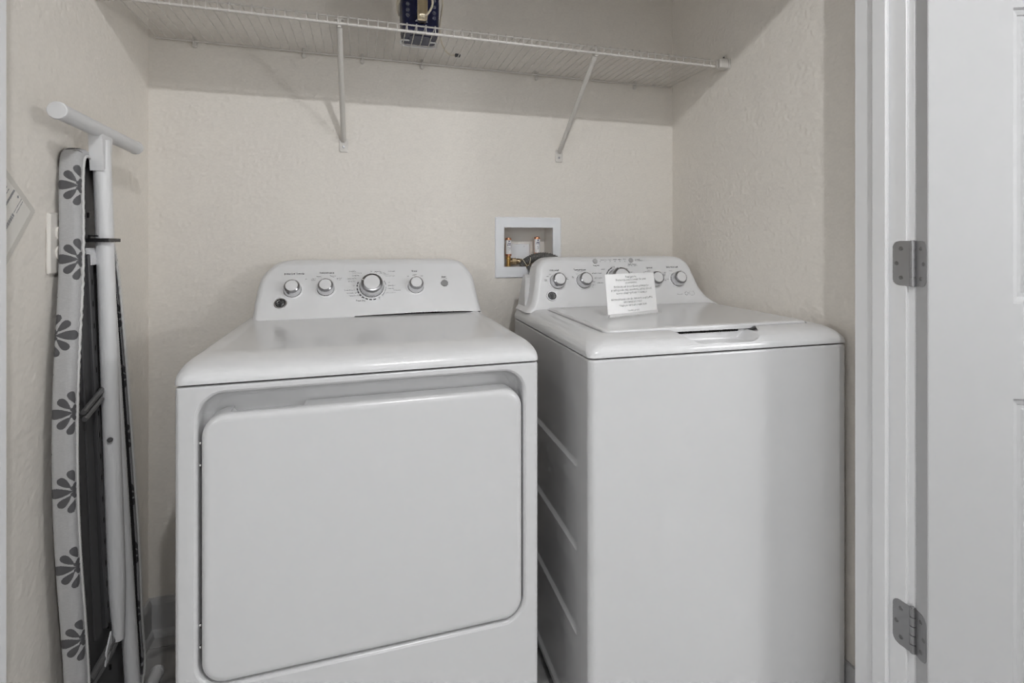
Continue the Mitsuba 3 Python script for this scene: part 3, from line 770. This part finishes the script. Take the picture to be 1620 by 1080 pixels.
# ------------------------------------------------------------------ outlet box in the back wall, valves and hose
ok = thing('outlet_box', 'white plastic washer outlet box set in the back wall', 'outlet box')
fx0, fx1, fz0, fz1 = 0.4417, 0.6885, 1.0185, 1.2335
frm = cut(box(fx0, fx1, YB - 0.005, YB + 0.004, fz0, fz1, 0.003), box(BX0, BX1, YB - 0.02, YB + 0.02, BZ0, BZ1))
put('frame', frm, BOXPL, False, parent=ok)
DB = 0.085
t_ = 0.003
put('housing', cat([box(BX0, BX1, YB + DB, YB + DB + t_, BZ0, BZ1), box(BX0 - t_, BX0, YB, YB + DB, BZ0, BZ1), box(BX1, BX1 + t_, YB, YB + DB, BZ0, BZ1),
                    box(BX0, BX1, YB, YB + DB, BZ0 - t_, BZ0), box(BX0, BX1, YB, YB + DB, BZ1, BZ1 + t_)]), gloss('warm_lit_housing', (0.76, 0.74, 0.70), 0.2), False, parent=ok)  # beige of the housing holds the warm light reflected inside the box
pl = put('pipe_plate', box(BX0 + 0.030, BX0 + 0.120, YB + DB - 0.012, YB + DB, BZ0 + 0.008, BZ0 + 0.080, 0.002), BOXPL, False, parent=ok)
for u in (0.042, 0.098):
    c = trimesh.creation.icosphere(subdivisions=1, radius=0.002)
    c.apply_translation([BX0 + u, YB + DB - 0.013, BZ0 + 0.071])
    put('screw', c, STEEL, True, parent=pl)


def arrestor(x, y, z0, label, dirx):
    k = thing('water_valve', label, 'valve')
    tr = trimesh.transformations.translation_matrix
    put('copper_tube', moved(lathe([(0, 0), (0.0112, 0), (0.0112, 0.060), (0.0100, 0.064), (0.006, 0.066), (0, 0.0665)], 24), tr((x, y, z0 + 0.036))), COPPER, 30, parent=k, label='copper water hammer arrestor')
    a = np.linspace(math.pi * 1.08, math.pi * 2.15, 20)
    lab = loft([np.column_stack([0.0114 * np.cos(a), 0.0114 * np.sin(a), 0 * a + z]) for z in (0.043, 0.093)], False)
    n = len(a)
    lab.faces = lab.faces[[not ({0, n - 1} <= set(int(q) % n for q in f)) for f in lab.faces]]
    lk = put('sticker', moved(lab, tr((x, y, z0))), PAPER, False, parent=k, label='white printed sticker')
    bars = []
    for zz, hh, w in ((0.079, 0.0030, 0.5), (0.074, 0.0022, 0.62), (0.0655, 0.0012, 0.45), (0.061, 0.0012, 0.5), (0.0565, 0.0012, 0.4), (0.086, 0.005, 0.22)):
        aa = np.linspace(-math.pi / 2 - w, -math.pi / 2 + w, 8)
        rr = [np.column_stack([0.0116 * np.cos(aa), 0.0116 * np.sin(aa), 0 * aa + q]) for q in (zz, zz + hh)]
        b = loft(rr, False)
        b.faces = b.faces[[not ({0, 7} <= set(int(q) % 8 for q in f)) for f in b.faces]]
        bars.append(b)
    put('print', moved(cat(bars), tr((x, y, z0))), gloss('sticker_ink', (0.07, 0.07, 0.15), 0.3), False, parent=lk)
    put('body', moved(lathe([(0, 0), (0.0085, 0), (0.0085, 0.004), (0.0068, 0.006), (0.0068, 0.022), (0.009, 0.024), (0.009, 0.031), (0.0075, 0.033), (0.0075, 0.037), (0, 0.037)], 24), tr((x, y, z0))), BRASS, 30, parent=k, label='brass valve body')
    R = frame((x, y, z0 + 0.0165), (0, 1, 0), (0, 0, 1), (1, 0, 0)) if dirx > 0 else frame((x, y, z0 + 0.0165), (0, 1, 0), (0, 0, -1), (-1, 0, 0))
    nut = trimesh.creation.cylinder(radius=0.0125, height=0.016, sections=8)
    nut.apply_translation([0, 0, 0.020])
    put('nut', cat([moved(nut, R), moved(lathe([(0, 0.005), (0.0075, 0.005), (0.0075, 0.03), (0.010, 0.031), (0.010, 0.034), (0, 0.034)], 24), R)]), BRONZE, 30, parent=k, label='dull bronze coupling nut')
    return k


arrestor(0.5020, YB + 0.040, BZ0 + 0.001, 'copper and brass water valve in the left of the outlet box', 1)
arrestor(0.6150, YB + 0.050, BZ0 + 0.005, 'copper and brass water valve in the right of the outlet box, behind the hose', -1)
# supply hose from the left valve, ribbed drain hose arching behind the washer
sup_h = spline([(0.5335, YB + 0.040, BZ0 + 0.0175), (0.545, YB + 0.038, BZ0 + 0.0170), (0.557, YB + 0.026, BZ0 + 0.008), (0.565, YB - 0.008, BZ0 - 0.002), (0.572, YB - 0.030, BZ0 - 0.05), (0.575, YB - 0.04, BZ0 - 0.20)], 50)
hk = thing('supply_hose', 'grey supply hose screwed to the left water valve', 'hose')
put('tube', tube(sup_h[8:], 0.0085, 14), HOSE, 40, parent=hk)
put('ferrule', tube(sup_h[:13], 0.0098, 16), BRONZE, 40, parent=hk, label='crimped bronze ferrule')
dh = spline([(0.553, YB + 0.030, BZ0 + 0.004), (0.560, YB + 0.012, BZ0 + 0.016), (0.578, YB - 0.005, BZ0 + 0.029), (0.603, YB - 0.018, BZ0 + 0.036), (0.632, YB - 0.030, BZ0 + 0.034), (0.665, YB - 0.036, BZ0 + 0.018), (0.69, YB - 0.036, BZ0 - 0.02), (0.70, YB - 0.036, BZ0 - 0.15)], 640)
s_ = np.linspace(0, 1, 640)
rad = 0.0138 + 0.0011 * np.sign(np.sin(s_ * 2 * np.pi * 44)) * np.abs(np.sin(s_ * 2 * np.pi * 44)) ** 0.5
hk = thing('drain_hose', 'dark grey ribbed drain hose arching from the outlet box', 'hose')
put('ribbed_tube', tube(dh, rad, 20), HOSE, 20, parent=hk)
tie = tube(spline([(0.542, YB + 0.020, BZ0 + 0.024), (0.552, YB - 0.002, BZ0 + 0.012), (0.560, YB - 0.010, BZ0 + 0.003), (0.566, YB - 0.016, BZ0 + 0.018), (0.570, YB - 0.006, BZ0 + 0.034)], 40), 0.0014, 8)
put('cable_tie', tie, CREAM, 40, label='thin cream tie knotted round the hoses in the outlet box', cat_='cable tie')

# ------------------------------------------------------------------ electrical outlet and rotated notice on the left wall
k = thing('wall_outlet', 'ivory duplex wall outlet half hidden by the ironing board', 'outlet')
oy0, oy1, oz0, oz1 = 1.2195, 1.2930, 1.0815, 1.2065
pl = loft([np.column_stack([np.full(len(q), x), q]) for q, x in ((rrect(oy0, oy1, oz0, oz1, 0.004), XL), (rrect(oy0, oy1, oz0, oz1, 0.004), XL + 0.002), (rrect(oy0 + 0.004, oy1 - 0.004, oz0 + 0.004, oz1 - 0.004, 0.003), XL + 0.0055))])
put('plate', pl, IVORY, 25, parent=k)
for zc in (1.1640, 1.1245):
    q = rrect(1.2393, 1.2737, zc - 0.0145, zc + 0.0145, 0.012)
    rk = put('receptacle', loft([np.column_stack([np.full(len(q), x), q]) for x in (XL + 0.004, XL + 0.0085)]), IVORY, 25, parent=k)
    for dy, h in ((-0.0065, 0.008), (0.0065, 0.0065)):
        put('slot', box(XL + 0.008, XL + 0.0088, 1.2565 + dy - 0.001, 1.2565 + dy + 0.001, zc - h / 2 + 0.003, zc + h / 2 + 0.003), BLACK, False, parent=rk)
c = trimesh.creation.icosphere(subdivisions=1, radius=0.0025)
c.apply_translation([XL + 0.0055, 1.2565, 1.1443])
put('screw', c, STEEL, True, parent=k)

k = thing('wall_notice', 'laminated printed notice hung cornerwise on the left wall', 'notice')
ang = math.radians(50.5)
ct = np.array([XL + 0.0012, 1.1835, 1.2065])                           # the corner that shows
ea, eb = np.array([0, -math.cos(ang), -math.sin(ang)]), np.array([0, -math.sin(ang), math.cos(ang)])   # lower and upper edge from that corner
MN = frame(ct, -ea, eb, np.cross(-ea, eb))
put('laminate', loft([xyz(rrect(-0.230, 0, 0, 0.300, 0.006), z) for z in (-0.0008, 0.0)]), LAMIN, False, MN, parent=k, label='glossy grey laminate border')
sh = put('sheet', box(-0.216, -0.012, 0.011, 0.288, 0.0, 0.0004), SHEET, False, MN, parent=k, label='printed paper')
put('heading_bar', box(-0.150, -0.0135, 0.0670, 0.0712, 0.0004, 0.0006), GINK, False, MN, parent=sh)
tx = []
for j in range(24):
    y_ = 0.0800 + j * 0.0068
    x_ = -0.022
    for w_ in rng.uniform(0.006, 0.022, 9):
        if x_ - w_ < -0.205:
            break
        tx.append(box(x_ - w_, x_, y_, y_ + 0.0014, 0.0004, 0.0006))
        x_ -= w_ + 0.003
for y_, x0, x1, h_ in ((0.0440, -0.0125, -0.046, 0.0016), (0.0386, -0.0135, -0.042, 0.0016), (0.0400, -0.0490, -0.12, 0.0068)):
    x_ = x0
    while x_ > x1:
        w_ = float(rng.uniform(0.0025, 0.0045))
        tx.append(box(x_ - w_, x_, y_, y_ + h_, 0.0004, 0.0006))
        x_ -= w_ + 0.0012
tx.append(lathe([(0, 0.0004), (0.0026, 0.0004), (0.0026, 0.0006), (0, 0.0006)], 12).apply_translation([-0.0165, 0.0545, 0]))
put('fine_print', cat(tx), GINK, False, MN, parent=sh)

# ------------------------------------------------------------------ wire shelf with braces
ZS, YS = 1.7440, 1.405
k = thing('wire_shelf', 'white vinyl coated wire shelf across the closet', 'shelf')
xs0, xs1 = XL + 0.022, XR - 0.014
L2 = lambda y, z, a=xs0, b=xs1: np.column_stack([np.linspace(a, b, 3), np.full(3, y), np.full(3, z)])
put('back_rod', tube(L2(YB - 0.012, ZS - 0.003), 0.0030, 10), WIREW, 40, parent=k)
put('front_upper_rod', tube(L2(YS + 0.003, ZS - 0.0045), 0.0024, 10), WIREW, 40, parent=k)
put('front_lower_rod', tube(L2(YS, ZS - 0.0235, xs0, XR - 0.05), 0.0040, 10), WIREW, 40, parent=k)
nw = 68
wire = tube(np.array([(0, YB - 0.010, ZS), (0, 1.56, ZS), (0, YS + 0.003, ZS), (0, YS - 0.0025, ZS - 0.002), (0, YS - 0.004, ZS - 0.007), (0, YS - 0.0042, ZS - 0.0275)]), 0.00138, 6)
wp = mikit.ply(wire, WIREW, smooth=40)
for i in range(nw):
    kk = key(k + '__wire')
    scene[kk] = {**wp, 'to_world': T().translate([xs0 + 0.004 + i * (xs1 - xs0 - 0.008) / (nw - 1), 0, 0])}
for x in (-0.483, -0.180, -0.004, 0.188, 0.594, 0.988):
    c = loft([np.column_stack([q[:, 0] + x, np.full(len(q), y), q[:, 1] + ZS]) for q, y in ((rrect(-0.006, 0.006, -0.020, 0.012, 0.005), YB), (rrect(-0.006, 0.006, -0.020, 0.012, 0.005), YB - 0.006), (rrect(-0.0045, 0.0045, -0.018, 0.010, 0.004), YB - 0.0075))])
    hookc = tube(np.column_stack([np.full(12, x), YB - 0.012 - 0.0055 * np.cos(np.linspace(-1.2, 1.9, 12)), ZS - 0.003 - 0.0055 * np.sin(np.linspace(-1.2, 1.9, 12))]), 0.0022, 8)
    ck_ = put('wall_clip', cat([c, hookc]), WIREW, 30, parent=k)
    sm = lathe([(0, 0), (0.0032, 0), (0.0028, 0.0012), (0, 0.0016)], 12)
    put('screw', sm, STEEL, 30, frame((x, YB - 0.0075, ZS + 0.005), (1, 0, 0), (0, 0, 1), (0, -1, 0)), parent=ck_)
for x, s in ((XR, -1), (XL, 1)):
    w0, w1 = sorted((x + s * 0.004, x + s * 0.038))
    p0, p1 = sorted((x, x + s * 0.0045))
    e = cat([rbox(w0, w1, YS - 0.013, YS + 0.012, ZS - 0.029, ZS + 0.002, 0.004), rbox(p0, p1, YS - 0.016, YS + 0.014, ZS - 0.031, ZS + 0.004, 0.002), rbox(p0, p1, YS + 0.004, YS + 0.020, ZS - 0.005, ZS + 0.022, 0.002)])
    ek = put('end_bracket', e, WIREW, 30, parent=k, label='white plastic end bracket screwed to the side wall')
    sm = lathe([(0, 0), (0.004, 0), (0.0035, 0.0015), (0, 0.002)], 12)
    put('screw', sm, DARKM, 30, frame((x + s * 0.0045, YS + 0.012, ZS + 0.013), (0, 1, 0), (0, 0, s), (s, 0, 0)), parent=ek)

for x, lab in ((-0.061, 'white shelf brace above the dryer, left of the iron'), (0.681, 'white shelf brace above the washer, right of the iron')):
    b = thing('shelf_brace', lab, 'brace', None)
    foot = np.array([x, YB - 0.006, 1.470])
    tip = np.array([x, YS + 0.010, ZS - 0.028])
    put('tube', tube(np.array([foot, foot + (tip - foot) * 0.02, foot + (tip - foot) * 0.5, tip]), [0.0055, 0.0078, 0.0078, 0.0078], 16), WIREW, 40, parent=b)
    q = rrect(x - 0.0135, x + 0.0135, 1.434, 1.478, 0.005)
    q2 = rrect(x - 0.0115, x + 0.0115, 1.436, 1.476, 0.004)
    pk = put('foot_plate', loft([np.column_stack([a[:, 0], np.full(len(a), y), a[:, 1]]) for a, y in ((q, YB), (q, YB - 0.002), (q2, YB - 0.0035))]), WIREW, 25, parent=b)
    put('screw', lathe([(0, 0), (0.0045, 0), (0.004, 0.0012), (0, 0.0018)], 14), NICKEL, 30, frame((x, YB - 0.0035, 1.4505), (1, 0, 0), (0, 0, 1), (0, -1, 0)), parent=pk)
    hk_ = box(x - 0.013, x + 0.013, YS + 0.002, YS + 0.022, ZS - 0.012, ZS - 0.0085, 0.001)
    put('hook', cat([hk_, box(x - 0.005, x + 0.005, YS + 0.002, YS + 0.016, ZS - 0.032, ZS - 0.0095, 0.001)]), WIREW, False, parent=b)

# ------------------------------------------------------------------ steam iron standing on its heel on the shelf
ik = thing('steam_iron', 'navy steam iron on its heel on the wire shelf with its cord wrapped round', 'iron')
IX, IY, IZ = 0.1600, 1.515, ZS + 0.002
rows = []
for h, wl, wr, d0, d1, r in ((0.0, 0.045, 0.045, -0.040, 0.048, 0.020), (0.004, 0.050, 0.050, -0.043, 0.050, 0.022), (0.016, 0.052, 0.052, -0.044, 0.050, 0.022), (0.050, 0.054, 0.054, -0.036, 0.050, 0.020), (0.10, 0.056, 0.056, -0.030, 0.050, 0.020),
                          (0.15, 0.055, 0.055, -0.024, 0.050, 0.018), (0.20, 0.046, 0.046, -0.012, 0.050, 0.014), (0.235, 0.028, 0.028, 0.005, 0.050, 0.010), (0.255, 0.006, 0.006, 0.03, 0.050, 0.003)):
    rows.append(xyz(rrect(-wl, wr, d0, d1, (r, r, 0.008, 0.008)), h))
MI = trimesh.transformations.translation_matrix((IX, IY, IZ))
body = put('body', loft(rows), NAVY, 35, MI, parent=ik, label='dark navy body')
put('soleplate', loft([xyz(rrect(-w, w, 0.050, 0.056, 0.002), h) for h, w in ((0.006, 0.050), (0.10, 0.056), (0.16, 0.054), (0.21, 0.042), (0.262, 0.003))]), CHROME, 20, MI, parent=ik)
put('heel_rim', tube(spline([(-0.030, 0.012, -0.002), (-0.046, 0.014, -0.001), (-0.0525, 0.030, 0.001), (-0.0500, 0.046, -0.001), (-0.040, 0.0555, -0.0015), (0, 0.0570, -0.0015), (0.040, 0.0555, -0.0015), (0.0500, 0.046, -0.001), (0.0525, 0.030, 0.001), (0.046, 0.014, -0.001), (0.030, 0.012, -0.002)], 70), 0.0028, 8), TUBEW, 40, MI, parent=ik, label='white rim of the heel')
put('heel_plate', loft([xyz(rrect(-0.030, 0.030, -0.026, 0.040, 0.012), z) for z in (-0.0016, 0.002)]), gloss('heel_grey', (0.035, 0.04, 0.075), 0.25), 25, MI, parent=ik, label='grey blue heel plate')
for s in (-1, 1):
    f_ = trimesh.convex.convex_hull(np.array([(s * 0.006, -0.045, 0.032), (s * 0.018, -0.045, 0.032), (s * 0.008, -0.047, 0.043), (s * 0.006, -0.05, 0.034), (s * 0.016, -0.05, 0.034)]))
    put('heel_fin', f_, TUBEW, False, MI, parent=ik)
hd = loft([np.column_stack([0.0150 * np.cos(a) * q, -0.072 + y + 0.0135 * np.sin(a), np.full(24, z)]) for a in [np.arange(24) * np.pi / 12] for z, y, q in ((0.026, 0.012, 0.8), (0.030, 0.004, 0.95), (0.040, 0, 1.0), (0.16, 0, 1.0), (0.19, 0.006, 1.0), (0.205, 0.02, 0.9))])
put('handle', hd, GOLD, 40, MI, parent=ik, label='shiny warm metal handle')
for z in (0.036, 0.188):
    put('handle_post', rbox(-0.014, 0.014, -0.066, -0.018, z, z + 0.018, 0.006), NAVY, 30, MI, parent=ik)
circ = []
for s in (-1, 1):
    for z in (0.050, 0.066, 0.084, 0.102):
        a = np.arange(16) * np.pi / 8
        circ.append(tube(np.column_stack([s * 0.038 + 0.0042 * np.cos(a), np.full(16, -0.0385 + (z - 0.05) * 0.10), z + 0.0042 * np.sin(a)]), 0.0004, 5, closed=True))
        circ.append(tube(np.array([(s * 0.038 - 0.002, -0.0387 + (z - 0.05) * 0.10, z - 0.001), (s * 0.038, -0.0387 + (z - 0.05) * 0.10, z + 0.0015), (s * 0.038 + 0.002, -0.0387 + (z - 0.05) * 0.10, z - 0.001)]), 0.0004, 5))
put('care_symbols', cat(circ), TUBEW, 40, MI, parent=body, label='small round printed symbols')
cord = spline([(-0.058, 0.03, 0.075), (-0.063, -0.02, 0.088), (-0.045, -0.062, 0.104), (-0.010, -0.088, 0.110), (0.016, -0.092, 0.098), (0.026, -0.090, 0.075), (0.020, -0.088, 0.050), (0.004, -0.080, 0.036), (-0.004, -0.074, 0.046), (0.004, -0.07, 0.058)], 120)
put('cord', tube(cord, 0.0030, 10), CREAM, 40, MI, parent=ik, label='cream power cord')
cord = spline([(-0.060, 0.05, 0.090), (-0.062, -0.02, 0.115), (-0.03, -0.075, 0.135), (0.02, -0.078, 0.135), (0.060, -0.04, 0.110), (0.066, 0.02, 0.085), (0.068, 0.06, 0.052), (0.080, 0.09, 0.028), (0.105, 0.11, 0.006), (0.128, 0.11, 0.005)], 120)
put('cord', tube(cord, 0.0024, 10), CREAM, 40, MI, parent=ik, label='cream power cord')
put('plug', rbox(0.124, 0.142, 0.104, 0.116, -0.0005, 0.009, 0.003), DARKM, 30, MI, parent=ik)

# ------------------------------------------------------------------ ironing board leaning on the left wall
bk = thing('ironing_board', 'folded ironing board with a damask print cover leaning on the left wall', 'ironing board')
near = [(1.337, 1.262), (1.30, 1.2475), (1.22, 1.2420), (1.10, 1.2350), (0.93, 1.2110), (0.75, 1.1930), (0.52, 1.1930), (0.25, 1.2090), (0.06, 1.2230)]
far = [(0.06, 1.5000), (0.15, 1.5030), (0.35, 1.4950), (0.55, 1.4810), (0.81, 1.4580), (0.95, 1.4420), (1.09, 1.4200), (1.22, 1.3800), (1.30, 1.3480), (1.335, 1.312)]
pts = np.array([(y, z) for z, y in near] + [(1.240, 0.028), (1.29, 0.018), (1.39, 0.016), (1.462, 0.022)] + [(y, z) for z, y in far] + [(1.285, 1.345)])
from scipy.interpolate import CubicSpline
sg = np.r_[0, np.cumsum(np.linalg.norm(np.diff(np.vstack([pts, pts[:1]]), axis=0), axis=1))]
cs_ = CubicSpline(sg, np.vstack([pts, pts[:1]]), bc_type='periodic')
NB = 320
ss = np.linspace(0, sg[-1], NB, endpoint=False)
out = cs_(ss)
tan = cs_(ss, 1)
tan /= np.linalg.norm(tan, axis=1, keepdims=True)
inw = np.column_stack([-tan[:, 1], tan[:, 0]])
if ((out.mean(0) - out) * inw).sum() < 0:
    inw = -inw
xf = lambda z: -0.5640 - 0.0335 * z / 1.33          # the ironing face leans against the wall


def bring(inset, dx):
    q = out + inw * np.asarray(inset)[..., None] if np.ndim(inset) else out + inw * inset
    return np.column_stack([xf(q[:, 1]) + dx, q[:, 0], q[:, 1]])


pucker = 0.0022 * np.sin(ss * 2 * np.pi / 0.021) * np.clip(np.sin(ss * 5.3), 0, 1)
lv = [(0.010, 0.0000), (0.003, 0.0012), (0.0006, 0.0040), (0.0, 0.0075), (0.0, 0.0150), (0.0003, 0.0230), (0.0018, 0.0300), (0.0055, 0.0345), (0.0110, 0.0362), (0.0170, 0.0360)]
rings, uvs = [], []
dist = 0
for j, (a, d_) in enumerate(lv):
    if j:
        dist += math.hypot(a - lv[j - 1][0], d_ - lv[j - 1][1])
    rings.append(bring(a + pucker * max(0, j - 5) / 4.0, d_))
    uvs.append(np.column_stack([ss, np.full(NB, dist)]))
rings = [np.vstack([r, r[:1]]) for r in rings]
uvs = [np.vstack([u_, [[sg[-1], u_[0, 1]]]]) for u_ in uvs]
n1 = NB + 1
v = np.vstack(rings)
f = []
for j in range(len(lv) - 1):
    i = np.arange(NB)
    f += [np.stack([j * n1 + i, j * n1 + i + 1, (j + 1) * n1 + i + 1], 1), np.stack([j * n1 + i, (j + 1) * n1 + i + 1, (j + 1) * n1 + i], 1)]
f = np.vstack(f)
put('cover', trimesh.Trimesh(v, f, process=False), FABRIC, True, parent=bk, uv=np.vstack(uvs), label='light grey cover with a dark damask print')
put('hem_cord', tube(bring(0.0172 + pucker, 0.0362), 0.0031, 8, closed=True), HEM, 40, parent=bk, label='white elastic hem')
pm = loft([bring(0.004, 0.004), bring(0.006, 0.022), bring(0.006, 0.024)])
pan = put('pan', pm, DARKM, 20, parent=bk, label='dark grey metal underside')


def bar(z0, y0, z1, y1, w, d0, d1, b=0.002):
    """A long flat bar on the underside from (z0, y0) to (z1, y1), w wide, from d0 to d1 above the ironing face."""
    a, c = np.array([xf(z0), y0, z0]), np.array([xf(z1), y1, z1])
    ez = (c - a) / np.linalg.norm(c - a)
    ex = np.cross([0, 1.0, 0], ez)
    ex /= np.linalg.norm(ex)
    if ex[0] < 0:
        ex = -ex
    ey = np.cross(ez, ex)
    return moved(box(d0, d1, -w / 2, w / 2, 0, np.linalg.norm(c - a), b), frame(a, ex, ey, ez))


put('rib', cat([bar(0.30, 1.292, 1.15, 1.272, 0.030, 0.022, 0.027), bar(0.30, 1.322, 1.12, 1.292, 0.018, 0.022, 0.033)]), DARKM, 20, parent=pan)
put('rib', cat([bar(0.28, 1.420, 1.12, 1.345, 0.024, 0.022, 0.030)]), DARKM, 20, parent=pan)
sl = []
for z in np.arange(0.20, 1.20, 0.0475):
    y = 1.322 + (z - 0.30) * (1.292 - 1.322) / 0.82
    sl.append(bar(z, y, z + 0.011, y - 0.0004, 0.0035, 0.030, 0.0333, 0))
put('slots', cat(sl), VOID, False, parent=pan, kind='stuff', label='row of small dark slots')
# cross braces between the legs and the pan
put('brace', cat([tube(np.array([(-0.546, 1.232, 0.800), (-0.546, 1.32, 0.829), (-0.549, 1.400, 0.855)]), 0.0055, 8), tube(np.array([(-0.544, 1.232, 0.786), (-0.543, 1.30, 0.808)]), 0.0055, 8)]), DARKB, 40, parent=bk, label='dark cross brace')
put('brace', tube(spline([(-0.545, 1.255, 0.238), (-0.540, 1.285, 0.247), (-0.536, 1.315, 0.258), (-0.534, 1.345, 0.274)], 24), 0.0075, 8), DARKB, 40, parent=bk, label='dark cross brace')
put('brace', tube(spline([(-0.545, 1.262, 0.222), (-0.538, 1.292, 0.232), (-0.533, 1.325, 0.246), (-0.531, 1.350, 0.262)], 24), 0.0062, 8), DARKB, 40, parent=bk, label='dark cross brace')
put('pivot_plate', trimesh.convex.convex_hull(np.array([(x, y, z) for x in (-0.534, -0.531) for y, z in ((1.290, 0.234), (1.294, 0.262), (1.316, 0.292), (1.318, 0.258), (1.304, 0.240))])), TUBEW, False, parent=bk, label='white pivot plate')
# legs
XA = -0.548
topA, botA = np.array([XA, 1.3110, 1.368]), np.array([XA + 0.022, 1.3370, 0.258])
legp = [topA + (botA - topA) * t for t in np.linspace(0, 1, 30)]
put('leg', tube(np.array(legp), [0.0165] * 26 + [0.0160, 0.0145, 0.0125, 0.0110], 24), TUBEW, 40, parent=bk, label='white tubular leg with the upper foot bar')
hn = np.array([0.376, -0.927, 0.0])
put('leg_hole', moved(lathe([(0, 0), (0.0050, 0), (0.0056, 0.0008), (0, 0.0008)], 16), frame(np.array([XA + 0.0125, 1.3193, 0.716]) + 0.0163 * hn, (0.927, 0.376, 0), (0, 0, 1), hn)), DARKM, 30, parent=bk)
topB, botB = np.array([-0.5565, 1.3470, 1.12]), np.array([-0.520, 1.403, 0.030])
put('leg', tube(np.array([topB + (botB - topB) * t for t in np.linspace(0, 1, 20)]), 0.0155, 24), TUBEW, 40, parent=bk, label='white tubular leg reaching the floor')
cap = lathe([(0, -0.004), (0.0166, -0.004), (0.0171, 0.001), (0.0164, 0.004), (0.0152, 0.005), (0, 0.005)], 32)
for x, y0, y1, z, dz, lab in ((XA, 1.150, 1.480, 1.3925, -0.010, 'white foot bar across the top'), (-0.520, 1.240, 1.535, 0.0185, 0.0, 'white foot bar on the floor')):
    fb = put('foot_bar', tube(np.array([(x, y0, z), (x, y0 + 0.05, z + dz * 0.15), (x, (y0 + y1) / 2, z + dz * 0.5), (x, y1, z + dz)]), 0.0157, 32), TUBEW, 40, parent=bk, label=lab)
    for y, sg_, zz in ((y0 - 0.002, -1, z), (y1 + 0.002, 1, z + dz)):
        put('end_cap', moved(cap, frame((x, y, zz), (1, 0, 0), (0, 0, -sg_), (0, sg_, 0))), TUBEW, 30, parent=fb)
put('saddle', trimesh.convex.convex_hull(np.array([(x, y, z) for x in (XA - 0.014, XA + 0.012) for y, z in ((1.286, 1.380), (1.334, 1.380), (1.2935, 1.332), (1.327, 1.332), (1.2945, 1.300))])), TUBEW, 20, parent=bk)
# black leg clip and white bracket
put('leg_clip', cat([box(-0.582, -0.526, 1.2890, 1.2975, 1.1465, 1.1545, 0.0015), box(-0.582, -0.574, 1.2890, 1.320, 1.124, 1.1545, 0.0015), box(-0.5305, -0.5250, 1.2890, 1.345, 1.1465, 1.1545, 0.0015)]), BLACK, False, parent=bk, label='black plastic leg clip')
put('clip_wire', tube(np.array([(-0.578, 1.292, 1.160), (-0.556, 1.292, 1.160), (-0.545, 1.292, 1.1595)]), 0.0016, 6), CHROME, 30, parent=bk)
put('clip_bracket', trimesh.convex.convex_hull(np.array([(x, y, z) for y in (1.290, 1.315) for x, z in ((-0.578, 1.092), (-0.578, 1.112), (-0.570, 1.134), (-0.562, 1.134), (-0.555, 1.120), (-0.555, 1.098))])), TUBEW, False, parent=bk, label='white bracket')
